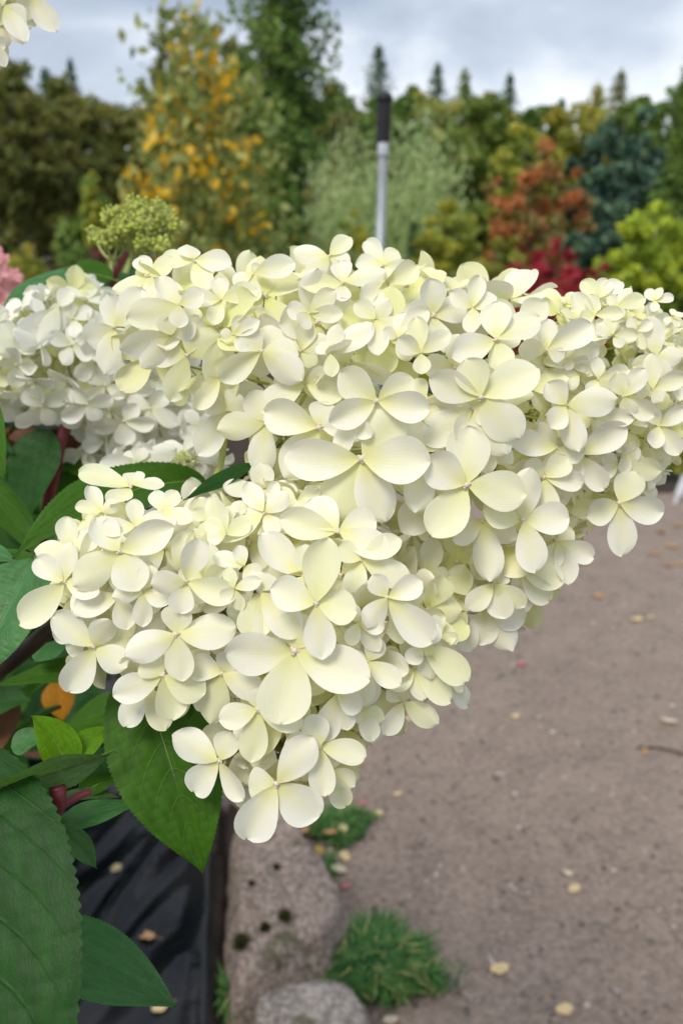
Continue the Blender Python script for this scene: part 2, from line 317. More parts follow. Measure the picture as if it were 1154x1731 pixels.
def film_z(x, y):
    e = film_edge(y) - x                      # distance from the edge, leftwards
    z = 0.045
    z += 0.022 * math.exp(-((e - 0.035) / 0.022) ** 2)                       # ridge along the edge
    d = (x * 0.925 - y * 0.38)                                                 # diagonal folds
    for c, a, wd in ((-0.985, 0.060, 0.030), (-1.075, 0.040, 0.022), (-0.90, 0.022, 0.016), (-1.17, 0.035, 0.03), (-0.80, 0.015, 0.03)):
        z += a * math.exp(-((d - c + 0.012 * math.sin(9 * y + 20 * c)) / wd) ** 2) * (0.6 + 0.4 * math.sin(6 * (y + 0.4 * x) + c * 40))
    z += 0.010 * mnoise.noise(Vector((x * 7, y * 7, 2)))
    return z
fv = []; nu, nv = 110, 130
for i in range(nu):
    for j in range(nv):
        y = 0.55 + (2.55 - 0.55) * j / (nv - 1); u = i / (nu - 1); x = -1.6 + (film_edge(y) + 1.6) * u
        e = film_edge(y) - x; z = film_z(x, y)
        if e < 0.03: z *= max(0.0, e / 0.03) ** 0.5 * 1.0
        fv.append((x, y, max(0.004, z)))
film = link('mulch_film', mesh('mulch_film', fv, grid_faces(nu, nv)), film_material()); tag(film, 'creased glossy black plastic film covering the planting bed', 'plastic film')

# ---- edging stones
def stone_material(name, c1, c2, c3, moss=(0.05, 0.055, 0.015)):
    m, Nn, Ln = mat(name); tcn = Nn.new('ShaderNodeTexCoord'); V = tcn.outputs['Object']
    def noise(s, d=6, r=0.6):
        n = Nn.new('ShaderNodeTexNoise'); n.inputs['Scale'].default_value = s; n.inputs['Detail'].default_value = d; n.inputs['Roughness'].default_value = r; Ln.new(V, n.inputs['Vector']); return n.outputs[0]
    c = ramp_out(Nn, Ln, noise(9, 9, 0.68), [(0.3, c1), (0.5, c2), (0.68, c3)])
    sp = ramp_out(Nn, Ln, noise(110, 4), [(0.40, (0.05, 0.045, 0.04)), (0.5, (0.26, 0.21, 0.18)), (0.64, (0.52, 0.46, 0.42))])
    c = mixc(Nn, Ln, 0.45, c, sp)
    dk = mth(Nn, Ln, 'MULTIPLY', mth(Nn, Ln, 'SUBTRACT', noise(17, 6), 0.55, clamp=True), 9.0, clamp=True)
    c = mixc(Nn, Ln, mth(Nn, Ln, 'MULTIPLY', dk, 0.75), c, moss)
    bp = Nn.new('ShaderNodeBump'); bp.inputs['Strength'].default_value = 0.8; bp.inputs['Distance'].default_value = 0.008; Ln.new(noise(60, 6), bp.inputs['Height'])
    pb = Nn.new('ShaderNodeBsdfPrincipled'); o = Nn.new('ShaderNodeOutputMaterial'); Ln.new(c, pb.inputs['Base Color']); pb.inputs['Roughness'].default_value = 0.9; Ln.new(bp.outputs[0], pb.inputs['Normal']); Ln.new(pb.outputs[0], o.inputs[0])
    return m
M_stone1 = stone_material('pink_granite', (0.13, 0.09, 0.065), (0.26, 0.185, 0.145), (0.38, 0.285, 0.235))
M_stone2 = stone_material('grey_granite', (0.10, 0.09, 0.075), (0.20, 0.18, 0.155), (0.34, 0.31, 0.28))
IV5, IF5 = icos(5)
def stone_mesh(name, poly, top, seed, p=20, rough=0.016):
    c = np.mean(np.array(poly), 0); cz = top * 0.45; planes = []
    n = len(poly)
    for i in range(n):
        a = np.array(poly[i]); b = np.array(poly[(i + 1) % n]); d = b - a; nn = np.array([d[1], -d[0]]); nn /= np.linalg.norm(nn); h = nn @ (a - c)
        if h < 0: nn, h = -nn, -h
        planes.append((np.array([nn[0], nn[1], 0.22]) / math.hypot(1, 0.22), h * 0.97))
    planes += [(np.array([0.05, -0.12, 1.0]) / 1.008, top - cz), (np.array([0, 0, -1.0]), cz + 0.03)]
    D = IV5 / np.linalg.norm(IV5, axis=1, keepdims=True); s = np.zeros(len(D))
    for nn, h in planes: s += np.maximum(0, D @ nn / h) ** p
    V = D * (s ** (-1 / p))[:, None]
    for i in range(len(V)):
        q = Vector(V[i]); f = mnoise.fractal(q * 9 + Vector((seed, 0, 0)), 0.8, 2.1, 5); f2 = mnoise.noise(q * 5 + Vector((0, seed, 0)))
        V[i] += D[i] * (rough * f + rough * 1.3 * f2)
    return mesh(name, V, IF5), Vector((c[0], c[1], cz))
def stone(poly, top, seed, material, label, rough=0.024):
    me, c = stone_mesh('edging_stone', poly, top, seed, rough=rough); o = link('edging_stone', me, material, None, Matrix.Translation(c)); tag(o, label, 'stone', 'edging stones beside the path'); return o
s1 = stone([(-0.245, 1.76), (-0.120, 1.78), (0.0, 1.49), (-0.03, 1.36), (-0.19, 1.28), (-0.222, 1.5)], 0.135, 3, M_stone1, 'pinkish granite edging stone with dark moss tufts beside black film')
s2 = stone([(-0.16, 1.24), (0.03, 1.27), (0.09, 1.14), (0.04, 0.85), (-0.18, 0.85)], 0.11, 8, M_stone2, 'grey speckled granite edging stone with rounded back beside grass tuft')
s3 = stone([(-0.62, 2.56), (-0.38, 2.50), (-0.27, 2.05), (-0.33, 1.82), (-0.47, 1.86)], 0.10, 12, M_stone1, 'shaded granite edging stone behind the drooping flower head')
s4 = stone([(-0.98, 3.15), (-0.72, 3.2), (-0.50, 2.66), (-0.72, 2.6)], 0.11, 15, M_stone2, 'grey edging stone farthest along the bed edge')
# moss tufts sitting on the first stone
def moss_mesh():
    V = []; Fc = []
    for k in range(260):
        a = rng.random(2) * 2 * math.pi; th = rng.random() * 1.3; d = Vector((math.sin(th) * math.cos(a[0]), math.sin(th) * math.sin(a[0]), math.cos(th)))
        b = d * 0.004; t = d * (0.009 + 0.005 * rng.random()); s = d.orthogonal().normalized(); s.rotate(Matrix.Rotation(a[1], 3, d)); s *= 0.0016
        i = len(V); V += [b - s, b + s, t]; Fc.append((i, i + 1, i + 2))
    return mesh('moss', V, np.array(Fc), False)
M_moss = plain('moss', (0.07, 0.07, 0.014), 0.9, 0.5, 200, trans=0.2); mm = moss_mesh()
def on_stone(px, py, ob):
    dg = bpy.context.evaluated_depsgraph_get(); inv = WM[ob].inverted(); d = ray(px, py).normalized()
    ok, loc, nor, _ = ob.ray_cast(inv @ CAM, d); return (WM[ob] @ loc, nor) if ok else (None, None)
bpy.context.view_layer.update()
for px, py, s in ((480, 1553, 1.5), (449, 1570, 1.2), (413, 1597, 2.0), (466, 1467, 0.9), (425, 1495, 0.8)):
    loc, nor = on_stone(px, py, s1)
    if loc is not None: link('moss_tuft', mm, M_moss, s1, Matrix.Translation(loc) @ nor.to_track_quat('Z', 'Y').to_matrix().to_4x4() @ Matrix.Scale(s, 4))

# ---- grass tufts at the stones' foot
M_grass = foliage_material('tuft_grass', [(0.0, (0.012, 0.04, 0.010)), (0.5, (0.03, 0.095, 0.022)), (0.85, (0.07, 0.15, 0.04)), (1.0, (0.28, 0.24, 0.10))], 0.5, 0.3)
def tuft(cx, cy, rx, ry, n, h, label):
    V = []; Fc = []; T = []
    for k in range(n):
        a = rng.random() * 6.283; r = math.sqrt(rng.random()); lob = 0.80 + 0.16 * math.sin(3 * a + cx * 40) + 0.13 * math.sin(7 * a + cy * 30) + (0.25 * rng.random() if rng.random() < 0.15 else 0); x = rx * r * math.cos(a) * lob; y = ry * r * math.sin(a) * lob
        hh = h * (0.45 + 0.40 * (1 - r * r) + 0.35 * mnoise.noise(Vector((x * 45, y * 45, 1)))) * (0.35 + 0.95 * rng.random()); la = a + rng.normal() * 1.3; le = hh * (0.5 + 1.3 * rng.random())
        b = np.array([x, y, 0.0]); mid = b + np.array([math.cos(la) * le * 0.35, math.sin(la) * le * 0.35, hh * 0.75]); t = b + np.array([math.cos(la) * le, math.sin(la) * le, hh * (0.75 + 0.35 * rng.random())])
        s = np.array([-math.sin(la), math.cos(la), 0]) * (0.0012 + 0.0012 * rng.random()); i = len(V)
        V += [b - s, b + s, mid - s, mid + s, t]; Fc += [(i, i + 1, i + 3, i + 2), (i + 2, i + 3, i + 4)]; T += [rng.random()] * 5
    o = link('grass_tuft', mesh('grass_tuft', V, Fc, False, None, T), M_grass, None, Matrix.Translation((cx, cy, 0))); tag(o, label, 'grass tuft', 'grass tufts by the edging stones')
q = G(635, 1640); tuft(q.x, q.y, 0.125, 0.11, 5200, 0.050, 'dense round green grass tuft growing between two edging stones')
q = G(565, 1400); tuft(q.x, q.y, 0.10, 0.075, 2600, 0.035, 'flat dark green grass tuft strewn with fallen leaves')
q = G(405, 1700); tuft(q.x - 0.01, q.y, 0.03, 0.04, 500, 0.05, 'small weedy grass tuft in the gap beside black film')
q = G(505, 1480, 0); tuft(q.x + 0.06, q.y, 0.03, 0.08, 500, 0.02, 'thin mossy grass strip along the pinkish stone')

# ---- fallen birch leaves
def small_leaf_mesh(seed, curl):
    r = np.random.default_rng(seed); ns, ntt = 9, 5; V = []; UVs = []
    for i in range(ns):
        s = i / (ns - 1); hw = 0.40 * (s ** 0.6) * (1 - s ** 1.8) ** 0.75 * 1.6
        for j in range(ntt):
            t = -1 + 2 * j / (ntt - 1); V.append((s - 0.5, t * hw, 0.12 + curl * (t * hw) ** 2 + curl * 0.5 * (s - 0.5) ** 2 + 0.05 * r.normal() * (abs(t)))); UVs.append((s, t))
    Fc = list(map(tuple, grid_faces(ns, ntt))); Vv, Ff = tube_arrays([(-0.5, 0, 0.12), (-0.72, 0.03, 0.08), (-0.95, 0.1, 0.03)], [0.02, 0.018, 0.015], 4, len(V))
    UVs += [(0, 0)] * len(Vv); return mesh('fallen_leaf', V + Vv, Fc + Ff, True, UVs)
SL = [small_leaf_mesh(i, cu) for i, cu in enumerate((0.5, -0.35, 0.8, 0.2))]
MF = {'pale': leaf_material('pale_fallen_leaf', (0.74, 0.58, 0.32), (0.62, 0.46, 0.24), 0.6, 0.25), 'tan': leaf_material('tan_fallen_leaf', (0.50, 0.30, 0.14), (0.38, 0.22, 0.10), 0.65, 0.2),
      'white': leaf_material('bleached_fallen_leaf', (0.72, 0.63, 0.46), (0.60, 0.50, 0.34), 0.6, 0.25), 'pink': leaf_material('pink_fallen_petal', (0.58, 0.20, 0.20), (0.5, 0.2, 0.2), 0.6, 0.25), 'yellow': leaf_material('yellow_fallen_leaf', (0.66, 0.52, 0.10), (0.55, 0.42, 0.08), 0.55, 0.3)}
SLM = {}
def fallen(px, py, kind, size, label, group, z=0.0, pos=None):
    p = pos or G(px, py, z); k = random.randrange(4)
    if (k, kind) not in SLM: me = SL[k].copy(); me.materials.append(MF[kind]); SLM[(k, kind)] = me
    M = Matrix.Translation(p + Vector((0, 0, 0.0))) @ Matrix.Rotation(random.random() * 6.28, 4, 'Z') @ Matrix.Rotation(random.uniform(-0.22, 0.22), 4, 'X') @ Matrix.Scale(size, 4)
    o = link('fallen_leaf', SLM[(k, kind)], None, None, M); tag(o, label, 'leaf', group); return o
WORDS = {'pale': 'pale yellow', 'tan': 'tan brown', 'white': 'bleached cream', 'pink': 'pink', 'yellow': 'bright yellow'}
PL = [(1130, 1223, 'white', .05, 'cream leaf shaped wide and flat, lying on the path beside the twig'), (870, 1213, 'pale', .03, 'small pale leaf alone on the open middle of the path'), (672, 1345, 'pale', .026, 'tiny pale leaf on the path beyond the flat grass tuft'), (612, 1358, 'pink', .03, 'pink petal on the path just beyond the flat grass tuft'),
 (641, 1376, 'pale', .026, 'tiny pale leaf at the path side rim of the flat grass tuft'), (958, 1478, 'white', .026, 'small whitish leaf paired with a yellower leaf on the path'), (970, 1503, 'pale', .034, 'pale yellow leaf paired with a small whitish one on the path'), (843, 1642, 'pale', .042, 'large pale leaf out on the path facing the round grass tuft'), (953, 1707, 'pale', .036, 'pale yellow leaf farthest from the stones on the near path'),
 (736, 1678, 'pale', .036, 'pale pointed leaf touching the rim of the round grass tuft'), (1076, 1050, 'pale', .05, 'larger of two pale leaves side by side on the far path'), (1098, 1046, 'pale', .04, 'smaller of two pale leaves side by side on the far path'), (880, 1125, 'pink', .04, 'pink petal on the open path behind the drooping flower head'), (585, 1500, 'pink', .026, 'pink petal lying beside the pinkish granite stone'),
 (1090, 1272, 'tan', .03, 'tan leaf lying against the dark twig'), (610, 1290, 'tan', .03, 'tan leaf under the drooping flower head\'s tip'), (688, 1216, 'pale', .03, 'pale leaf half hidden by the drooping flower head'), (660, 1729, 'white', .03, 'whitish leaf beside the grey speckled edging stone')]
for px, py, kd, sz, lb_ in PL: fallen(px, py, kd, sz, lb_, 'fallen leaves on the gravel path', 0.001)
for px, py, sz in ((1115, 900, .07), (1133, 925, .06), (1145, 890, .06), (1128, 958, .05), (978, 952, .06), (1148, 955, .05), (1105, 938, .05), (1010, 1010, .05)):
    fallen(px, py, 'tan', sz, 'tan brown leaf scattered on the far end of the path', 'tan leaves at the far end of the path', 0.001)
TL = [(580, 1402, 'pale', .032, 'pale yellow leaf resting on top of the flat grass tuft'), (558, 1410, 'tan', .036, 'tan leaf beside a pale one on the flat grass tuft'), (513, 1404, 'tan', .034, 'tan leaf between the flat grass tuft and pinkish stone'), (583, 1448, 'pale', .038, 'pale leaf overlapping a large cream leaf below the flat tuft'), (571, 1470, 'white', .044, 'large cream leaf below the flat grass tuft'), (537, 1446, 'tan', .03, 'small tan leaf next to the pinkish stone\'s flank'), (540, 1438, 'yellow', .026, 'small yellow leaf next to the pinkish stone\'s flank')]
for px, py, kd, sz, lb_ in TL: fallen(px, py, kd, sz, lb_, 'fallen leaves around the flat grass tuft', 0.022 if py < 1420 else 0.004)
def on_film(px, py):
    bpy.context.view_layer.update(); ok, loc, nor, _ = film.ray_cast(CAM, ray(px, py).normalized()); return loc if ok else G(px, py, 0.05)
BL = [(287, 1410, 'pale', .03, 'pale leaf on the black film left of the hanging leaf tip'), (302, 1392, 'pale', .022, 'tiny pale leaf on the film tucked behind the hanging leaf'), (195, 1469, 'pale', .034, 'cream leaf lying alone on a crease of the black film'), (247, 1585, 'tan', .036, 'tan orange leaf in the middle of the black film'), (227, 1680, 'yellow', .036, 'bright yellow leaf on the film beneath the glossy leaf'), (271, 1705, 'pale', .034, 'pale leaf on the film by the glossy leaf\'s tip'), (140, 1640, 'tan', .03, 'tan leaf on the film hidden under the glossy leaf')]
for px, py, kd, sz, lb_ in BL: fallen(px, py, kd, sz, lb_, 'fallen leaves on the black film', pos=on_film(px, py))
# a twig on the path
a = G(1075, 1266); b = G(1170, 1282); tw = link('twig', tubes_mesh('twig', [(smooth_path([a + Vector((0, 0, .005)), (a + b) / 2 + Vector((0.0, 0.012, .009)), b + Vector((0, 0, .005))]), [0.003] * 13)], 5), M_bark); tag(tw, 'thin dark twig lying on the gravel path', 'twig')

# ================================================================== BACKGROUND PLANTING
def rhombi(pos, size, rngl, tint, aspect=0.55, axis=None, spread=1.0):
    n = len(pos); d = rngl.normal(size=(n, 3)); d /= np.linalg.norm(d, axis=1, keepdims=True)
    if axis is not None: d = axis + d * spread; d /= np.linalg.norm(d, axis=1, keepdims=True)
    u = rngl.normal(size=(n, 3)); s = np.cross(d, u); s /= np.linalg.norm(s, axis=1, keepdims=True)
    sz = np.asarray(size).reshape(-1, 1); V = np.stack([pos - d * sz * 0.5, pos + s * sz * aspect * 0.5, pos + d * sz * 0.5, pos - s * sz * aspect * 0.5], 1).reshape(-1, 3)
    return mesh('crown', V, np.arange(4 * n).reshape(-1, 4), False, None, np.repeat(tint, 4))
M_trunk = plain('tree_bark', (0.085, 0.065, 0.05), 0.9, 0.4, 12, bump=0.02)
M_birch = plain('birch_bark', (0.42, 0.40, 0.37), 0.8, 0.4, 7, bump=0.01)
def trunk_mesh(h, r, rl, limbs=6, spread=0.4, base=0.3, lean=0.0):
    lst = []; k = 8; pts = [Vector((lean * h * (i / k) + 0.02 * h * math.sin(i * 1.7), 0.02 * h * math.sin(i * 2.3), h * i / k)) for i in range(k + 1)]
    lst.append((pts, [r * (1 - 0.88 * i / k) for i in range(k + 1)]))
    for l in range(limbs):
        f = base + (0.92 - base) * l / max(1, limbs - 1); i = int(f * k); p = pts[i]; a = l * 2.4 + rl.random(); ln = h * spread * (1.1 - f)
        q = [p + Vector((math.cos(a) * ln * t, math.sin(a) * ln * t, ln * 0.7 * t * (1.2 - 0.5 * t))) for t in (0, 0.33, 0.66, 1)]
        lst.append((q, [r * 0.45 * (1 - 0.8 * t) * (1.1 - f * 0.6) for t in (0, 0.33, 0.66, 1)]))
    return tubes_mesh('trunk', lst, 6)
def pts_blob(h0, h1, R, rl, n, clumps=45, squash=1.0, cs=0.26):
    c = rl.normal(size=(clumps, 3)); c /= np.linalg.norm(c, axis=1, keepdims=True); c *= (rl.random((clumps, 1)) ** 0.45)
    H = (h1 - h0) / 2; c = c * np.array([R, R, H]) * (1 - cs * 0.6); rad = R * cs * (0.6 + 0.7 * rl.random(clumps))
    i = rl.integers(0, clumps, n); p = rl.normal(size=(n, 3)); p /= np.linalg.norm(p, axis=1, keepdims=True); p *= rl.random((n, 1)) ** 0.5
    pos = c[i] + p * rad[i][:, None] * np.array([1, 1, 0.8]); pos[:, 2] += (h0 + h1) / 2
    return pos, rl.random(clumps)[i]
def pts_cone(h0, h1, R, rl, n, power=0.9, layers=22):
    f = np.floor(rl.random(n) ** 1.35 * layers) / layers; f = f + rl.normal(size=n) * 0.012; f = np.clip(f, 0, 1)
    az = np.floor(rl.random(n) * 11) / 11 * 6.283 + f * 29 + rl.normal(size=n) * 0.16
    rr = R * (1 - f) ** power * (0.75 + 0.35 * np.sin(az * 3 + f * 40)); t = rl.random(n) ** 0.6; r = rr * t
    pos = np.stack([r * np.cos(az), r * np.sin(az), h0 + (h1 - h0) * f - r * 0.22 + rl.normal(size=n) * 0.02 * R], 1)
    
    return pos, np.clip(0.5 + 0.35 * np.sin(az * 2) + 0.2 * rl.normal(size=n), 0, 1), 0.45 + 0.55 * (1 - f)
def plant(name, label, cat, group, px, dist, top_py, width_px, kind, material, n, leaf, seed, h0=0.12, trunk_r=None, tmat=None, clumps=110, aspect=0.55, jitter=0.38, limbs=7, cs=0.18, base_py=None, power=0.75):
    rl = np.random.default_rng(seed); top = AT(px, top_py, dist); H = top.z; R = width_px / 2 * dist / F / math.cos(PITCH) * 1.0
    root = empty(name, (top.x, dist, -0.008), label, cat, group)
    if kind == 'blob': pos, cl = pts_blob(H * h0, H, R, rl, n, clumps, cs=cs); axis = None
    elif kind == 'cone': pos, cl, smul = pts_cone(H * h0, H, R, rl, n, power); axis = None
    elif kind == 'column':
        pos, cl = pts_blob(H * h0, H, R, rl, n, clumps, cs=0.34); axis = np.array([0, 0, 0.8])
        f = np.clip((pos[:, 2] / H), 0, 1); pos[:, :2] *= (1.15 - 0.75 * f ** 2)[:, None]
    elif kind == 'feather':
        ns = 420; st = rl.integers(0, ns, n); az = rl.random(ns) * 6.283; sp = rl.random(ns) ** 0.7; ht = 0.62 + 0.42 * rl.random(ns) * (1.15 - 0.5 * sp); t = rl.random(n) ** 0.8
        x = R * sp[st] * np.cos(az[st]) * t ** 0.75; y = R * sp[st] * np.sin(az[st]) * t ** 0.75; z = H * ht[st] * t
        pos = np.stack([x, y, z], 1) + rl.normal(size=(n, 3)) * 0.018 * H; cl = rl.random(ns)[st]; axis = np.array([0, 0, 1.0])
    elif kind == 'weep':
        ns = 130; az = rl.random(ns) * 6.283; hz = H * (0.45 + 0.55 * rl.random(ns)); ro = R * (0.25 + 0.75 * rl.random(ns)) * (1.25 - 0.55 * hz / H); ln = H * (0.12 + 0.42 * rl.random(ns))
        st = rl.integers(0, ns, n); t = rl.random(n); r = ro[st] * np.minimum(1, 0.25 + t * 1.6) ; zz = hz[st] + H * 0.04 * np.sin(np.minimum(t, 0.5) * 6.283) - ln[st] * np.maximum(0, t - 0.25) * 1.3
        pos = np.stack([r * np.cos(az[st]), r * np.sin(az[st]), zz], 1) + rl.normal(size=(n, 3)) * 0.022 * H; cl = np.clip(rl.random(ns)[st] * 0.8 + 0.35 * np.sin(zz * 9 + st), 0, 1); axis = np.array([0, 0, -0.6])
    tint = np.clip(cl * (1 - jitter) + rl.random(n) * jitter * 1.2 - 0.02, 0, 1)
    sz = leaf * (0.6 + 0.8 * rl.random(n)) * (smul if kind == 'cone' else 1); me = rhombi(pos, sz, rl, tint, aspect, axis, 0.8 if axis is not None else 1)
    M = WM[root]; link('crown', me, material, root, M)
    tr = trunk_r or H * (0.006 if kind == 'cone' else 0.014)
    link('trunk', trunk_mesh(H * (0.9 if kind != 'feather' else 0.35), tr, rl, limbs, (R / H) * 0.9), tmat or M_trunk, root, M)
    return root
FM = {
 'olive': foliage_material('olive_autumn_foliage', [(0, (0.050, 0.064, 0.017)), (0.5, (0.100, 0.110, 0.028)), (1, (0.16, 0.145, 0.034))]),
 'green': foliage_material('green_foliage', [(0, (0.05, 0.08, 0.018)), (0.5, (0.10, 0.14, 0.026)), (1, (0.16, 0.19, 0.036))]),
 'ygreen': foliage_material('yellowing_foliage', [(0, (0.08, 0.10, 0.02)), (0.5, (0.17, 0.18, 0.03)), (1, (0.30, 0.24, 0.04))]),
 'spruce': foliage_material('spruce_needles', [(0, (0.016, 0.032, 0.016)), (0.5, (0.035, 0.065, 0.028)), (1, (0.06, 0.10, 0.04))], 0.6, 0.15),
 'thuja': foliage_material('cedar_foliage', [(0, (0.035, 0.065, 0.016)), (0.5, (0.07, 0.12, 0.024)), (1, (0.13, 0.17, 0.036))], 0.6, 0.35),
 'pine': foliage_material('pine_needles', [(0, (0.022, 0.045, 0.032)), (0.5, (0.045, 0.085, 0.055)), (1, (0.08, 0.13, 0.07))], 0.6, 0.15),
 'weep': foliage_material('weeping_birch_leaves', [(0, (0.06, 0.09, 0.02)), (0.4, (0.13, 0.16, 0.045)), (0.66, (0.22, 0.23, 0.075)), (0.74, (0.42, 0.24, 0.015)), (1, (0.50, 0.24, 0.008))], 0.5, 0.35),
 'grey': foliage_material('silver_willow_leaves', [(0, (0.12, 0.17, 0.06)), (0.5, (0.24, 0.30, 0.13)), (1, (0.36, 0.42, 0.22))]),
 'lime': foliage_material('lime_leaves', [(0, (0.09, 0.13, 0.016)), (0.5, (0.20, 0.26, 0.025)), (1, (0.34, 0.36, 0.04))], 0.5, 0.4),
 'yellowbush': foliage_material('yellow_bush_leaves', [(0, (0.08, 0.105, 0.018)), (0.5, (0.17, 0.19, 0.028)), (1, (0.30, 0.27, 0.035))], 0.5, 0.4),
 'rust': foliage_material('rust_orange_leaves', [(0, (0.07, 0.085, 0.02)), (0.35, (0.13, 0.11, 0.035)), (0.55, (0.22, 0.085, 0.03)), (1, (0.32, 0.115, 0.04))], 0.5, 0.35),
 'red': foliage_material('crimson_leaves', [(0, (0.07, 0.010, 0.013)), (0.5, (0.19, 0.014, 0.022)), (1, (0.30, 0.028, 0.045))], 0.5, 0.35),
 'maroon': foliage_material('maroon_leaves', [(0, (0.028, 0.011, 0.011)), (0.6, (0.065, 0.022, 0.020)), (1, (0.11, 0.038, 0.03))], 0.5, 0.3),
}
FG = 'forest trees behind the nursery'
# back row of the wood
far = [(-60, 44, 95, 150, 'cone', 'spruce', 'tall dark spruce standing at the wood\'s dim end beyond birches'), (75, 43, 108, 90, 'cone', 'spruce', 'dark spruce with its tip above the olive trees'), (118, 46, 92, 60, 'cone', 'spruce', 'thin spruce spire poking above the olive trees'),
       (640, 44, 66, 95, 'cone', 'spruce', 'pointed spruce just behind the upright pole'), (600, 40, 120, 120, 'blob', 'green', 'rounded green tree behind the pole\'s black grip'),
       (700, 38, 118, 110, 'blob', 'green', 'leafy green forest tree right of the pole'), (740, 45, 98, 70, 'cone', 'spruce', 'narrow spruce rising from the green forest row'), (785, 42, 110, 80, 'cone', 'green', 'bright green conifer in the forest row'),
       (830, 40, 135, 130, 'blob', 'ygreen', 'yellowing forest tree behind the rust orange tree'), (862, 45, 115, 60, 'cone', 'spruce', 'slim spruce tip above the yellowing forest tree'), (915, 42, 160, 130, 'blob', 'green', 'low green forest tree under the lowest part of the skyline'),
       (950, 46, 160, 60, 'cone', 'spruce', 'small dark spruce at the dip of the skyline'), (1010, 40, 135, 110, 'cone', 'ygreen', 'yellow green larch beside the dark pine'), (1050, 44, 110, 80, 'cone', 'olive', 'brownish conifer behind the dark pine'), (1190, 40, 60, 170, 'cone', 'spruce', 'tall spruce past the dark pine'),
       (560, 42, 105, 110, 'blob', 'olive', 'olive brown tree next to the tall dark cedar')]
for i, (px, d, tp, wd, kd, mt, lb) in enumerate(far):
    plant('forest_tree', lb, 'tree', FG, px, d, tp, wd * (1.0 if kd == 'blob' else 2.4), kd, FM[mt], 7000, 0.28, 100 + i, 0.03, None, None, 90, limbs=5, cs=0.19)
# filler trees closing the wood below the skyline
fill = [(-80, 33, 120, 200), (40, 30, 88, 190), (150, 31, 100, 170), (250, 34, 110, 180), (350, 33, 100, 170), (470, 33, 110, 170), (560, 33, 125, 150), (650, 32, 128, 150), (740, 34, 118, 150), (820, 31, 145, 150), (905, 33, 165, 150), (985, 32, 160, 150), (1070, 33, 140, 150), (1160, 31, 120, 160)]
FL = ['broad olive brown tree', 'olive tree with thin pale trunk', 'dull brown green tree', 'mid green tree']
near_of = ['at the wood\'s edge past the pink flowers', 'behind the white birch trunks', 'behind the yellow tipped shrub', 'behind the left limbs of the weeping birch', 'behind the weeping birch crown', 'behind the tall cedar', 'behind the silvery willow\'s left side', 'behind the upright pole shaft', 'behind the silvery willow\'s right side', 'behind the yellow bushes', 'behind the rust orange crown', 'between rust orange tree and dark pine', 'behind the dark pine', 'behind the lime shrub']
for i, (px, d, tp, wd) in enumerate(fill):
    mt = 'olive' if px < 330 else ('green', 'thuja', 'ygreen')[i % 3]
    plant('forest_tree', '%s %s' % ({'olive': 'olive brown tree', 'green': 'mid green tree', 'thuja': 'deep green tree', 'ygreen': 'yellowish green tree'}[mt], near_of[i]), 'tree', FG, px, d, tp, wd * 1.3, 'blob', FM[mt], 11000, 0.27, 200 + i, 0.0, 0.10, M_birch if px < 180 else None, 130, limbs=6, cs=0.17)
# birch trunks at the left edge of the wood
for i, (px, d) in enumerate(((14, 20), (36, 22), (62, 24), (110, 26))):
    plant('birch_tree', ['white trunked birch nearest the pink flowers', 'second white birch trunk beside the first', 'slim pale birch further into the wood', 'faint pale birch behind yellow tipped shrub'][i], 'tree', 'birches at the wood edge', px, d, 110 + 12 * i, 150, 'blob', FM['olive'], 8500, 0.18, 300 + i, 0.15, 0.06, M_birch, 90, cs=0.18)
# tall dark cedars in the middle
plant('cedar_tree', 'tall dark green cedar towering behind the weeping birch', 'tree', None, 472, 19, -260, 330, 'cone', FM['thuja'], 26000, 0.22, 401, 0.0, power=0.62)
plant('cedar_tree', 'second tall cedar with thin top beside weeping birch', 'tree', None, 395, 20, -30, 90, 'column', FM['spruce'], 9000, 0.15, 402, 0.0)
plant('larch_tree', 'feathery olive larch with wispy top behind weeping birch', 'tree', None, 285, 22, -15, 190, 'blob', FM['olive'], 12000, 0.13, 403, 0.05, cs=0.13, clumps=160)
plant('alder_tree', 'dull green broad tree between cedar and pole', 'tree', None, 568, 17, 118, 110, 'blob', FM['olive'], 9000, 0.13, 404, 0.0)
# weeping birch
wb = plant('weeping_birch', 'weeping birch with hanging green and orange yellow leaves', 'tree', None, 335, 8.2, 45, 330, 'weep', FM['weep'], 3900, 0.105, 410, 0.1, 0.035, M_birch, limbs=11)
# shrubs before the wood
plant('cypress_shrub', 'dark green conical shrub with yellow tip near the birches', 'shrub', None, 145, 11, 275, 135, 'column', FM['thuja'], 9000, 0.09, 421)
plant('golden_shrub', 'small golden yellow shrub tip above conical shrub', 'shrub', None, 152, 10.6, 272, 50, 'column', FM['yellowbush'], 2200, 0.07, 422, 0.55)
plant('maroon_shrub', 'low dark maroon shrub beneath the green bud cluster', 'shrub', 'maroon shrubs in the nursery bed', 150, 8.4, 405, 190, 'blob', FM['maroon'], 6000, 0.06, 423, 0.0)
plant('olive_shrub', 'grey olive shrub beside the pink flowers', 'shrub', None, 40, 8.8, 400, 140, 'blob', FM['ygreen'], 5000, 0.06, 424, 0.0)
plant('green_shrub', 'bushy green shrub below the weeping birch', 'shrub', None, 470, 9.5, 330, 150, 'blob', FM['thuja'], 8000, 0.07, 425, 0.0)
plant('willow_shrub', 'silvery green feathery willow shrub left of the pole', 'shrub', 'feathery willow shrubs beside the pole', 590, 9.2, 208, 150, 'feather', FM['grey'], 8000, 0.085, 426, aspect=0.16)
plant('willow_shrub', 'taller silvery green feathery willow shrub right of the pole', 'shrub', 'feathery willow shrubs beside the pole', 715, 9.0, 180, 165, 'feather', FM['grey'], 9000, 0.085, 427, aspect=0.16)
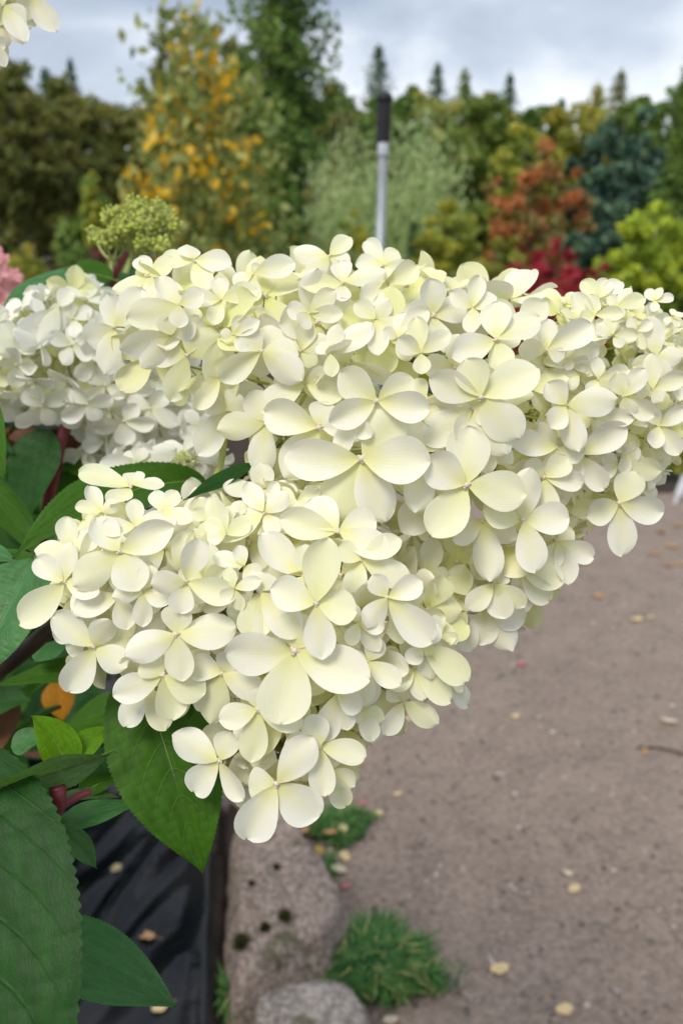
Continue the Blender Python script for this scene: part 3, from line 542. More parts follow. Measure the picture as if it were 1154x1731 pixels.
plant('cypress_shrub', 'narrow dark column shrub under the right willow', 'shrub', None, 700, 8.3, 330, 36, 'column', FM['spruce'], 3000, 0.05, 428)
plant('yellow_shrub', 'yellow green bush under the willow right of the pole', 'shrub', 'yellow green bushes along the bed', 765, 8.0, 305, 165, 'blob', FM['yellowbush'], 9000, 0.055, 429, 0.0)
plant('yellow_shrub', 'yellow green bush left of the pole shaft', 'shrub', 'yellow green bushes along the bed', 600, 8.2, 330, 110, 'blob', FM['yellowbush'], 5500, 0.055, 430, 0.0)
plant('green_shrub', 'dull green bush between yellow bush and crimson shrub', 'shrub', None, 840, 7.6, 375, 120, 'blob', FM['ygreen'], 6000, 0.055, 431, 0.0)
plant('rust_tree', 'small rust orange tree with tiered crown', 'tree', None, 905, 9.6, 232, 190, 'blob', FM['rust'], 4200, 0.08, 432, 0.30, 0.03, None, 90, cs=0.13)
plant('yellow_tree', 'yellow green sapling just behind the rust orange tree', 'tree', None, 890, 11.5, 185, 130, 'blob', FM['yellowbush'], 4200, 0.09, 433, 0.3)
plant('pine_tree', 'broad dark blue green pine right of the rust tree', 'tree', None, 1055, 14, 145, 205, 'blob', FM['pine'], 16000, 0.13, 434, 0.0, None, None, 130, cs=0.17)
plant('larch_tree', 'green larch at the picture side past the pine', 'tree', None, 1165, 12, 95, 150, 'cone', FM['thuja'], 9000, 0.12, 435, 0.0)
plant('lime_shrub', 'bright lime green shrub with pale stem', 'shrub', None, 1110, 6.6, 325, 150, 'blob', FM['lime'], 5200, 0.06, 436, 0.42, 0.026, M_birch, 70)
plant('lime_shrub', 'low lime green shrub in front of the pine', 'shrub', None, 1035, 7.4, 385, 100, 'blob', FM['lime'], 3200, 0.055, 437, 0.0)
plant('crimson_shrub', 'crimson red shrub behind the cream blooms', 'shrub', 'crimson shrubs in the nursery bed', 920, 6.4, 385, 190, 'blob', FM['red'], 5000, 0.045, 438, 0.0)
plant('crimson_shrub', 'smaller crimson shrub under the low lime shrub', 'shrub', 'crimson shrubs in the nursery bed', 1012, 6.3, 400, 85, 'blob', FM['red'], 2200, 0.045, 439, 0.0)
plant('maroon_shrub', 'dark maroon shrub at the foot of the lime shrub', 'shrub', 'maroon shrubs in the nursery bed', 1135, 5.9, 490, 130, 'blob', FM['maroon'], 5000, 0.045, 440, 0.0)
plant('olive_shrub', 'low olive shrub in shade behind the bloom\'s far tip', 'shrub', None, 1090, 5.7, 560, 110, 'blob', FM['thuja'], 5000, 0.045, 441, 0.0)
plant('yellow_shrub', 'tiny yellow leaved plant beside the white plant label', 'shrub', None, 1135, 5.45, 728, 70, 'blob', FM['yellowbush'], 900, 0.04, 442, 0.0)
# ---- upright pole with black grip
pole_base = AT(646, 450, 2.75); pb_ = Vector((pole_base.x - 0.035, 2.75, 0)); top = AT(650, 155, 2.75)
pr = empty('handle_pole', pb_, 'upright grey metal pole with a black rubber grip', 'pole'); dirv = (top - pb_).normalized(); Lp = (top - pb_).length
def lathe(name, prof, k=24):
    V = []; Fc = []
    for r, z in prof:
        for q in range(k): an = 6.28318 * q / k; V.append((r * math.cos(an), r * math.sin(an), z))
    for i in range(len(prof) - 1):
        for q in range(k): Fc.append((i * k + q, i * k + (q + 1) % k, (i + 1) * k + (q + 1) % k, (i + 1) * k + q))
    Fc.append(tuple(range((len(prof) - 1) * k, len(prof) * k))); Fc.append(tuple(reversed(range(k)))); return mesh(name, V, Fc)
PM = Matrix.Translation(pb_) @ dirv.to_track_quat('Z', 'Y').to_matrix().to_4x4()
M_steel = plain('galvanised_steel', (0.36, 0.38, 0.40), 0.45, 0.15, 30, 0.6); M_rubber = plain('black_rubber', (0.012, 0.012, 0.014), 0.55, 0.2, 60); M_alu = plain('bright_collar', (0.62, 0.65, 0.68), 0.35, 0.1, 30, 0.5)
link('shaft', lathe('shaft', [(0.0135, -0.12), (0.0135, Lp - 0.17)]), M_steel, pr, PM)
link('collar', lathe('collar', [(0.015, Lp - 0.172), (0.0155, Lp - 0.168), (0.0155, Lp - 0.135), (0.015, Lp - 0.130)]), M_alu, pr, PM)
gp = [(0.019, Lp - 0.134), (0.0215, Lp - 0.130)] + [(0.0205 + 0.0012 * math.sin(i * 2.1), Lp - 0.125 + i * 0.0045) for i in range(22)] + [(0.0245, Lp - 0.022), (0.0245, Lp - 0.014), (0.019, Lp - 0.006), (0.010, Lp)]
link('grip', lathe('grip', gp), M_rubber, pr, PM)
# ---- white plant label
lb = G(1140, 850); lr = empty('plant_label', lb, 'white plastic plant label stuck in the soil at the path end', 'plant label'); M_white = plain('white_plastic', (0.75, 0.76, 0.80), 0.4, 0.05, 20)
def boxmesh(name, x0, x1, y0, y1, z0, z1, bev=0.002):
    bm = bmesh.new(); bmesh.ops.create_cube(bm, size=1.0)
    for v in bm.verts: v.co = Vector(((x0 + x1) / 2 + v.co.x * (x1 - x0), (y0 + y1) / 2 + v.co.y * (y1 - y0), (z0 + z1) / 2 + v.co.z * (z1 - z0)))
    bmesh.ops.bevel(bm, geom=bm.edges[:], offset=bev, segments=2, affect='EDGES'); me = bpy.data.meshes.new(name); bm.to_mesh(me); bm.free(); return me
LM = Matrix.Translation(lb) @ Matrix.Rotation(0.28, 4, 'Y'); link('plate', boxmesh('plate', -0.022, 0.022, -0.003, 0.003, 0.05, 0.17), M_white, lr, LM); link('stake', boxmesh('stake', -0.009, 0.009, -0.004, 0.004, -0.05, 0.065), M_white, lr, LM)
# ---- black nursery pot
pc = Vector((-0.66, 1.36, 0.03)); pot = empty('plant_pot', pc, 'ribbed black plastic nursery pot standing on the black film', 'pot'); M_pot = plain('black_pot_plastic', (0.010, 0.010, 0.011), 0.5, 0.3, 40)
pm = [(0.125 + 0.0018 * (i % 2) + 0.0012 * i, 0.0 + i * 0.012) for i in range(22)] + [(0.166, 0.262), (0.168, 0.29), (0.160, 0.292), (0.152, 0.26), (0.150, 0.25)]
PMx = Matrix.Translation(pc); link('pot_wall', lathe('pot_wall', pm, 48), M_pot, pot, PMx); link('soil', lathe('soil', [(0.15, 0.235), (0.09, 0.245), (0.02, 0.25)], 32), plain('potting_soil', (0.03, 0.02, 0.014), 0.95, 0.5, 80, bump=0.01), pot, PMx)

# ================================================================== HYDRANGEA SHRUB
shrub = empty('hydrangea_shrub', (-0.66, 1.36, 0.27), 'leafy hydrangea shrub with brown branches carrying the cream blooms', 'shrub')
SB = Vector((-0.66, 1.36, 0.27))
def branch(pts, radii, material, name='branch', k=10, n=6):
    sp = smooth_path(pts, n); rr = np.interp(np.linspace(0, len(radii) - 1, len(sp)), np.arange(len(radii)), radii)
    for i in range(1, len(sp) - 1): rr[i] *= 1 + 0.10 * mnoise.noise(sp[i] * 90)
    return link(name, tubes_mesh(name, [(sp, list(rr))], k), material, shrub)
branch([SB + Vector((0.02, 0, 0)), P(-330, 1330, 0.86), P(-90, 1205, 0.56), P(-10, 1140, 0.475), P(50, 1093, 0.462), P(92, 1058, 0.462), P(230, 945, 0.475), P(350, 845, 0.49), P(430, 790, 0.50), P(540, 715, 0.51)], [.008, .007, .0055, .0048, .0045, .0043, .004, .0038, .0035, .003], M_bark)
branch([P(240, 940, 0.475), P(330, 985, 0.47), P(430, 1020, 0.46)], [.0035, .003, .0025], M_bark)
branch([P(330, 870, 0.487), P(368, 800, 0.475), P(380, 740, 0.47), P(392, 660, 0.475), P(410, 600, 0.49)], [.0018, .0018, .0017, .0016, .0015], M_stalk)
branch([SB + Vector((-0.02, 0.03, 0)), P(-120, 1250, 0.95), P(40, 990, 0.72), P(86, 828, 0.66), P(104, 745, 0.645), P(125, 680, 0.65)], [.007, .006, .005, .0042, .0042, .004], M_redstem)
branch([P(-60, 1010, 0.73), P(10, 835, 0.70), P(52, 875, 0.70)], [.004, .0022, .0018], M_redstem)
branch([P(-60, 1450, 0.60), P(60, 1400, 0.44), P(96, 1360, 0.40), P(98, 1330, 0.395)], [.005, .004, .0038, .0035], M_redstem)
branch([P(96, 1368, 0.40), P(125, 1350, 0.405), P(152, 1338, 0.41)], [.0022, .002, .0016], M_redstem)
branch([SB + Vector((0.03, 0.02, 0)), P(-60, 1000, 0.98), P(120, 640, 0.82), P(192, 470, 0.76), P(215, 425, 0.75)], [.006, .0055, .004, .003, .002], M_redstem)
branch([SB + Vector((-0.05, -0.02, 0)), P(-300, 800, 0.8), P(-160, 300, 0.6), P(-60, 60, 0.52), P(-25, 20, 0.52)], [.006, .005, .004, .003, .002], M_bark)
branch([SB + Vector((-0.03, 0.05, 0)), P(-150, 900, 1.15), P(-40, 600, 1.05), P(-15, 520, 1.02)], [.006, .005, .004, .003], M_redstem)

def hydr_leaf(p0, p1, p2, width, nrm, kind, fold=0.25, wave=0.3, hero=True, serr=0.04, name='leaf'):
    ns, ntt = (181, 15) if hero else (25, 7)
    p0, p1, p2 = Vector(p0), Vector(p1), Vector(p2); Ln_ = (p2 - p0).length; V = []; UVs = []; nrm = Vector(nrm).normalized(); ph = random.random() * 6; NT = 45
    C = []; 
    for i in range(ns):
        s = i / (ns - 1); C.append(((1 - s) ** 2) * p0 + 2 * s * (1 - s) * p1 + s * s * p2)
    for i in range(ns):
        s = i / (ns - 1); tg = (C[min(i + 1, ns - 1)] - C[max(i - 1, 0)]).normalized(); side = tg.cross(nrm).normalized(); nn = side.cross(tg).normalized()
        hw = width * 0.5 * (s ** 0.58) * ((1 - s) ** 1.08) / 0.3560
        
        tooth = ((s * NT) % 1.0)
        for j in range(ntt):
            t = -1 + 2 * j / (ntt - 1); at_ = abs(t); h = hw
            if j in (0, ntt - 1): h = hw * (1 + serr * (0.5 - abs(tooth - 0.65) * 1.4)) if hero else hw
            phs = 8.0 * s - 2.3 * at_ ** 1.35; q = abs(math.sin(math.pi * phs)) ** 0.7
            z = fold * at_ * hw + width * 0.036 * q * (at_ * (1.05 - at_)) * 3.2 + wave * width * 0.12 * at_ ** 2 * math.sin(s * 9 + ph + (2 if t > 0 else 0))
            V.append(C[i] + side * (t * h) + nn * z + tg * (0.10 * at_ ** 2 * hw)); UVs.append((s, t))
    o = link(name, mesh('leaf', V, grid_faces(ns, ntt), True, UVs), ML[kind], shrub)
    if hero:
        mr = []; idx = list(range(0, ns, 15)); pts = [C[i] - nrm * 0.0004 for i in idx]; pts.insert(0, p0 - (C[1] - C[0]).normalized() * 0.008)
        rr = [0.0008 * (1 - 0.8 * i / len(pts)) for i in range(len(pts))]; link('midrib', tubes_mesh('midrib', [(pts, rr)], 6), M_midrib if kind in ('bright', 'mid', 'under') else ML[kind], o)
    return o
def HL(b, t, db, dt, wpx, nrm, kind, bow=(0, 0), bowd=0.0, **kw):
    p0 = P(*b, db); p2 = P(*t, dt); dm = (db + dt) / 2; p1 = P((b[0] + t[0]) / 2 + bow[0], (b[1] + t[1]) / 2 + bow[1], dm - bowd); return hydr_leaf(p0, p1, p2, wpx * dm / F, nrm, kind, **kw)
TC = -FWD                                                        # towards the camera
HL((-100, 1250), (20, 2120), .40, .31, 375, TC * 0.9 + UP * 0.5 + RIGHT * 0.1, 'dark', (25, -30), .02, fold=0.16, wave=0.2)
HL((20, 1575), (299, 1704), .44, .43, 125, UP * 0.9 + TC * 0.9, 'blue', (35, -12), .0, fold=0.10, wave=0.5)
HL((232, 1120), (343, 1478), .44, .42, 196, TC * 1.0 - UP * 0.15 + RIGHT * 0.15, 'mid', (8, 5), .012, fold=0.22, wave=0.35)
HL((-70, 1345), (196, 1268), .37, .41, 105, TC * 1.0 - UP * 0.6, 'under', (0, 14), .0, fold=0.25, wave=0.6)
HL((118, 1302), (54, 1210), .425, .42, 72, TC * 0.8 + UP * 0.5 + RIGHT * 0.3, 'bright', (10, -12), .0, fold=0.35)
HL((116, 1295), (192, 1231), .425, .44, 52, TC * 0.8 + UP * 0.6, 'bright', (-6, -16), .0, fold=0.35)
HL((92, 1408), (244, 1358), .41, .43, 58, TC * 0.5 + UP * 0.9, 'blue', (0, -14), .0, fold=0.3)
HL((98, 1400), (164, 1468), .42, .44, 46, TC * 0.7 + UP * 0.7, 'blue', (8, -8), .0, fold=0.2)
HL((100, 1352), (205, 1348), .42, .44, 34, TC * 0.5 + UP * 0.9, 'under', (0, -10), .0, fold=0.3, hero=False)
HL((135, 1345), (205, 1310), .43, .45, 44, TC * 0.7 + UP * 0.7, 'mid', (0, -8), .0, fold=0.3)
HL((58, 945), (-45, 1150), .46, .43, 150, TC * 0.9 + UP * 0.5 - RIGHT * 0.1, 'blue', (-8, 5), .01, fold=0.15)
HL((345, 812), (22, 945), .52, .46, 120, TC * 0.75 + UP * 0.65, 'mid', (-30, -62), .0, fold=0.22, serr=0.07)
HL((428, 786), (310, 845), .455, .44, 40, TC * 0.7 + UP * 0.8, 'dark', (4, 6), .0, fold=0.45)
HL((-75, 640), (8, 812), .52, .50, 85, TC * 0.8 + UP * 0.5 - RIGHT * 0.3, 'mid', (20, 0), .0, fold=0.2)
HL((-60, 800), (75, 950), .56, .54, 70, TC * 0.6 + UP * 0.8, 'mid', (10, -20), .0, fold=0.15, hero=False)
HL((-80, 935), (30, 950), .50, .48, 60, TC * 0.5 + UP * 0.9, 'blue', (0, -12), .0, fold=0.2)
HL((-50, 960), (70, 945), .52, .47, 50, TC * 0.8 + UP * 0.5, 'mid', (0, -10), .0, fold=0.2)
HL((185, 470), (-5, 570), .76, .70, 135, TC * 0.75 + UP * 0.65, 'blue', (-15, -30), .0, fold=0.12)
HL((192, 472), (108, 456), .745, .74, 50, TC * 0.9 + UP * 0.4, 'mid', (0, -6), .0, fold=0.25)
HL((190, 475), (228, 452), .76, .78, 50, TC * 0.9 + UP * 0.4, 'blue', (0, 8), .0, fold=0.25)
HL((200, 1130), (-10, 1160), .56, .54, 62, TC * 0.6 + UP * 0.8, 'mid', (0, -12), .0, fold=0.2)
HL((60, 1120), (120, 1085), .54, .56, 50, TC * 0.5 + UP * 0.9, 'blue', (0, -8), .0, fold=0.2, hero=False)
HL((262, 1165), (335, 1365), .49, .47, 110, TC * 0.9 + RIGHT * 0.3, 'dark', (10, 0), .0, fold=0.25)
HL((300, 1150), (372, 1290), .50, .49, 90, TC * 0.9 + RIGHT * 0.1, 'dark', (10, 0), .0, fold=0.25)
HL((20, 1265), (78, 1245), .50, .50, 56, TC * 0.6 + UP * 0.7, 'blue', (0, -5), .0, fold=0.2, hero=False)
ol = HL((96, 1150), (106, 1220), .78, .78, 58, TC, 'orange', (0, 0), .0, fold=0.15); ol['label'] = 'hanging orange yellow leaf'
# leaf mass inside the shrub
rl = np.random.default_rng(91)
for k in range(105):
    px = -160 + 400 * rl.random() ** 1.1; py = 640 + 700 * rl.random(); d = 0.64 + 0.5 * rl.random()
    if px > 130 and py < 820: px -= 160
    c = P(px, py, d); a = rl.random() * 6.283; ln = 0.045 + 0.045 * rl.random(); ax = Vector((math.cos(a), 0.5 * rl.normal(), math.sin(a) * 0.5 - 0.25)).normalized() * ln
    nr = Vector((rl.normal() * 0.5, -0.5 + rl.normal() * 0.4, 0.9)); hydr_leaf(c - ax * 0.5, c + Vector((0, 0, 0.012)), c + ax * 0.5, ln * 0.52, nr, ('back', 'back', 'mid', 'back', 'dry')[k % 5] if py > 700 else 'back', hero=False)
for k in range(16):                                               # withered brown leaves below the left bloom
    c = P(20 + 110 * rl.random(), 715 + 90 * rl.random(), 0.74 + 0.1 * rl.random()); a = rl.random() * 6.283; ax = Vector((math.cos(a), 0.3 * rl.normal(), math.sin(a))).normalized() * 0.04
    hydr_leaf(c - ax * 0.5, c + Vector((0, -0.012, 0.008)), c + ax * 0.5, 0.024, Vector((rl.normal(), -1, rl.normal())), 'dry', fold=0.8, wave=1.2, hero=False, name='withered_leaf')

# ---- second hydrangea, added unseen behind to darken the film's reflection
added_shrub = empty('hydrangea_shrub', (-0.85, 2.25, 0.0), 'dense green hydrangea shrub added unseen behind the cream blooms to darken the film', 'shrub')
rl = np.random.default_rng(77); pos, cl = pts_blob(0.08, 1.06, 0.46, rl, 2600, 50, cs=0.3); FMH = foliage_material('added_hydrangea_mass', [(0, (0.012, 0.04, 0.006)), (0.6, (0.03, 0.085, 0.012)), (1, (0.05, 0.11, 0.02))], 0.5, 0.25)
link('crown', rhombi(pos + rl.normal(size=pos.shape) * 0.02, 0.10 * (0.6 + 0.7 * rl.random(len(pos))), rl, cl, 0.55), FMH, added_shrub, WM[added_shrub])
link('stem', tubes_mesh('stem', [([(0.02 * a, 0.01 * a, -0.02), (0.06 * a, 0.03 * math.sin(a * 2), 0.35), (0.12 * a, 0.08 * math.sin(a * 3), 0.8)], [.008, .007, .004]) for a in (-2, -1, 0.2, 1, 2)], 8), M_bark, added_shrub, WM[added_shrub])
# ================================================================== FLOWER HEADS
def petal_arrays(cup, bend, ripple, seed, ns=13, ntt=9, wr=1.0):
    r = np.random.default_rng(seed); s = 1 - (1 - np.linspace(0, 1, ns)) ** 1.7; V = []; U = []; p1, p2 = r.random(2) * 6.28; tipk = r.uniform(1.6, 2.3); asym = r.normal() * 0.05
    prof = lambda q: (q ** 0.86 + 0.03) * max(0.0, (1 - q ** tipk)) ** 0.70
    mx = max(prof(q) for q in np.linspace(0, 1, 60))
    for i in range(ns):
        hw = 0.5 * wr * prof(s[i]) / mx
        for j in range(ntt):
            t = -1 + 2 * j / (ntt - 1); y = hw * t + asym * s[i] ** 2
            z = cup * (abs(t) ** 1.8) * hw * 2 * (0.4 + 0.6 * s[i]) + bend * s[i] ** 2 + ripple * (0.25 + abs(t)) * s[i] * math.sin(s[i] * 5 + p1 + 2.2 * t + p2 * (t > 0)) + ripple * 0.2 * r.normal() * abs(t) * s[i]
            V.append((0.03 + 0.97 * s[i], y, z)); U.append((s[i], t))
    return np.array(V), np.array(U), grid_faces(ns, ntt)
PV = [petal_arrays(r_[0], r_[1], 0.036, 50 + i) for i, r_ in enumerate([(0.10, 0.02), (0.16, -0.06), (0.06, -0.10), (0.20, 0.08), (-0.06, -0.05), (0.12, 0.12), (0.24, -0.02), (0.02, -0.14), (0.14, 0.03), (-0.10, 0.02)])]
PMESH = {}
def petal_mesh(k, material):
    if (k, material.name) not in PMESH:
        V, U, Fc = PV[k]; me = mesh('petal', V, Fc, True, U); me.materials.append(material); PMESH[(k, material.name)] = me
    return PMESH[(k, material.name)]
IV2, IF2 = icos(2)
def bead_arrays():
    V = []; Fc = []
    for dx, dy, r in ((0, 0, 0.06), (0.045, 0.02, 0.035), (-0.03, 0.04, 0.035), (0.0, -0.05, 0.035)):
        Fc.append(IF1 + sum(map(len, V))); V.append(IV1 * r * np.array([1, 1, 0.9]) + np.array([dx, dy, 0.05]))
    tv, tf = tube_arrays([(0, 0, 0.03), (0.01, 0.0, -0.2), (0.05, 0.02, -0.45)], [0.022, 0.018, 0.02], 5, 0)
    return V, Fc, np.array([v[:] for v in tv]), tf
bv, bf, tv, tf = bead_arrays(); nb = sum(map(len, bv))
BEADV = np.concatenate(bv + [tv]); BEADF = [tuple(f) for x in bf for f in x] + [tuple(i + nb for i in f) for f in tf]; BEADM = [0] * sum(map(len, bf)) + [1] * len(tf)
bead_me = mesh('floret', BEADV, BEADF, True, None, None, BEADM); bead_me.materials.append(M_bead); bead_me.materials.append(M_stalk)
def whole_floret(seed, material, np_=4):
    r = np.random.default_rng(seed); V = [BEADV]; Fc = list(BEADF); Mi = [1 if m_ == 0 else 2 for m_ in BEADM]; U = [np.zeros((len(BEADV), 2))]; off = len(BEADV); lift = r.uniform(-0.1, 0.45)
    for k in range(np_):
        pv_, pu, pf_ = PV[r.integers(len(PV))]; a = 6.283 * k / np_ + r.normal() * 0.14; l = r.uniform(0.82, 1.1); wd = r.uniform(0.60, 0.78)
        Mx = np.array(Matrix.Rotation(a, 3, 'Z') @ Matrix.Rotation(-(lift + r.normal() * 0.16), 3, 'Y') @ Matrix.Rotation(r.normal() * 0.18, 3, 'X'))
        q = (pv_ * np.array([l, wd, l])) @ Mx.T; q[:, 2] += 0.012 * (k % 2); V.append(q); U.append(pu); Fc += [tuple(f + off) for f in pf_]; Mi += [0] * len(pf_); off += len(q)
    me = mesh('floret', np.concatenate(V), Fc, True, np.concatenate(U), None, Mi); me.materials.append(material); me.materials.append(M_bead); me.materials.append(M_stalk); return me
WF = {}
def floret_variant(k, material):
    if (k, material.name) not in WF: WF[(k, material.name)] = whole_floret(900 + k, material)
    return WF[(k, material.name)]
class Body:                                                     # smooth union of balls
    def __init__(self, balls, k=0.010):
        self.c = np.array([P(x, y, d)[:] for x, y, r, d in balls]); self.r = np.array([r * d / F for x, y, r, d in balls]); self.k = k
    def sdf(self, p):
        d = np.linalg.norm(p[..., None, :] - self.c, axis=-1) - self.r; m_ = d.min(-1); return m_ - self.k * np.log(np.exp(-(d - m_[..., None]) / self.k).sum(-1))
    def grad(self, p, e=0.001):
        g_ = np.array([self.sdf(p + e * np.eye(3)[i]) - self.sdf(p - e * np.eye(3)[i]) for i in range(3)]); return g_ / (np.linalg.norm(g_) + 1e-9)
    def hit(self, px, py):
        d = np.array(ray(px, py)[:]); o_ = np.array(CAM[:]); t = np.linspace(0.25, 1.4, 900); p = o_ + d * t[:, None]; s = self.sdf(p); i = np.argmax(s < 0) if (s < 0).any() else int(np.argmin(s))
        return p[i], (s < 0).any()
    def surface(self, n, rl, spacing, inset):
        k = len(self.r); wts = self.r ** 2 / (self.r ** 2).sum(); i = rl.choice(k, n, p=wts); d = rl.normal(size=(n, 3)); d /= np.linalg.norm(d, axis=1, keepdims=True)
        p = self.c[i] + d * self.r[i][:, None]; s = self.sdf(p); p = p[s > -0.022]; keep = []
        for _ in range(4):                                       # slide onto the blended surface
            g_ = np.stack([self.sdf(p + 0.001 * np.eye(3)[a]) - self.sdf(p - 0.001 * np.eye(3)[a]) for a in range(3)], 1); g_ /= np.linalg.norm(g_, axis=1, keepdims=True) + 1e-9; p = p - g_ * self.sdf(p)[:, None]
        for q in p:
            if all(np.sum((q - z) ** 2) > (spacing(q)) ** 2 for z in keep): keep.append(q)
        return [(q - self.grad(q) * inset, self.grad(q)) for q in keep]
def traced(head, body, rows, material, lift=0.004):
    rl = np.random.default_rng(len(rows)); cand = []
    for th in np.radians([0, 10, 20, 30, 40, 50, 58]):
        for ph in np.linspace(0, 2 * math.pi, max(1, int(24 * math.sin(th)) + 1), endpoint=False): cand.append((math.sin(th) * math.cos(ph), math.sin(th) * math.sin(ph), math.cos(th)))
    cand = np.array(cand)
    for row in rows:
        cx, cy, lay = row[0], row[1], row[2]; tips = np.array(row[3:], dtype=float).reshape(-1, 2)
        p, hitb = body.hit(cx, cy); g_ = body.grad(p); v = Vector(ray(cx, cy)).normalized(); bk = -v
        p = Vector(p) + bk * (lift + 0.0055 * lay); dep = (p - CAM).dot(FWD)
        gl = np.array([Vector(g_).dot(RIGHT), Vector(g_).dot(UP), Vector(g_).dot(bk)])
        D = (tips - np.array([cx, cy])) * dep / F; D[:, 1] *= -1
        Z = -(cand[:, :1] * D[:, 0] + cand[:, 1:2] * D[:, 1]) / cand[:, 2:3]; Ls = np.sqrt((D ** 2).sum(1)[None] + Z ** 2)
        cost = 0.6 * np.log(Ls).std(1) + 0.22 * (1 - cand @ gl) + 0.45 * (1 - cand[:, 2]) + 0.25 * np.maximum(0, Ls.max(1) / (np.sqrt((D ** 2).sum(1)).max()) - 1.15)
        b = int(np.argmin(cost)); n = cand[b]; z = Z[b]; Lm = np.median(Ls[b])
        nw = (RIGHT * n[0] + UP * n[1] + bk * n[2]).normalized()
        sc = Lm; FMx = Matrix.Translation(p) @ nw.to_track_quat('Z', 'Y').to_matrix().to_4x4() @ Matrix.Rotation(rl.random() * 6.28, 4, 'Z') @ Matrix.Scale(sc, 4)
        fo = link('floret', bead_me, None, head, FMx)
        order = rl.permutation(len(tips))
        for q in range(len(tips)):
            ax = RIGHT * D[q, 0] + UP * D[q, 1] + bk * z[q]; l = ax.length; ax.normalize()
            side = nw.cross(ax).normalized(); tw = rl.normal() * 0.16; nn = ax.cross(side)
            side = (side * math.cos(tw) + nn * math.sin(tw)).normalized(); nn = ax.cross(side)
            wd = min(max(Lm * rl.uniform(0.60, 0.76), 0.54 * l), 0.86 * l if l > 0.6 * Lm else Lm * 0.7); org = p + nw * (0.0007 * order[q])
            R_ = Matrix(((ax.x * l, side.x * wd, nn.x * l, org.x), (ax.y * l, side.y * wd, nn.y * l, org.y), (ax.z * l, side.z * wd, nn.z * l, org.z), (0, 0, 0, 1)))
            link('petal', petal_mesh(int(rl.integers(len(PV))), material), None, fo, R_)
def fill_head(head, body, material, seed, size, spacing, inset, n=9000, limit=190, jit=0.35, accept=None, recess_glow=0.0, thin=0.0):
    rl = np.random.default_rng(seed); pts = body.surface(n, rl, spacing, inset); c = 0
    for q, g_ in pts:
        if accept and not accept(q): continue
        if c >= limit: break
        vw = q - np.array(CAM[:]); vw /= np.linalg.norm(vw)
        if thin and g_ @ vw > 0.2 and rl.random() < thin: continue       # fewer on the far side
        q = q - g_ * 0.013 * (1 - abs(g_ @ vw)) ** 2
        nz = Vector(g_ + rl.normal(size=3) * jit).normalized(); s = size(q) * rl.uniform(0.8, 1.15)
        M_ = Matrix.Translation(Vector(q)) @ nz.to_track_quat('Z', 'Y').to_matrix().to_4x4() @ Matrix.Rotation(rl.random() * 6.28, 4, 'Z') @ Matrix.Scale(s, 4)
        link('floret', floret_variant(int(rl.integers(10)), M_recess_glow if rl.random() < recess_glow else material), None, head, M_); c += 1
    return c
def proj(q):
    d = Vector(q) - CAM; z = d.dot(FWD); return CX + F * d.dot(RIGHT) / z, CY - F * d.dot(UP) / z, z
def stalk_tree(head, base, axis_pts, body, seed, n=40, r=0.0016):
    rl = np.random.default_rng(seed); ax = smooth_path(axis_pts, 5); lst = [(ax, list(np.linspace(r * 1.8, r * 0.8, len(ax))))]
    for k in range(n):
        a = ax[rl.integers(len(ax))]; bi = rl.integers(len(body.c)); c = Vector(body.c[bi]); d = rl.normal(size=3); d /= np.linalg.norm(d); e_ = c + Vector(d) * float(body.r[bi]) * 0.62; m_ = (a + e_) / 2 + Vector(rl.normal(size=3)) * 0.006
        lst.append((smooth_path([a, m_, e_], 4), list(np.linspace(r * 0.7, r * 0.4, 9))))
    return link('stalk', tubes_mesh('stalk', lst, 6), M_stalk, head)

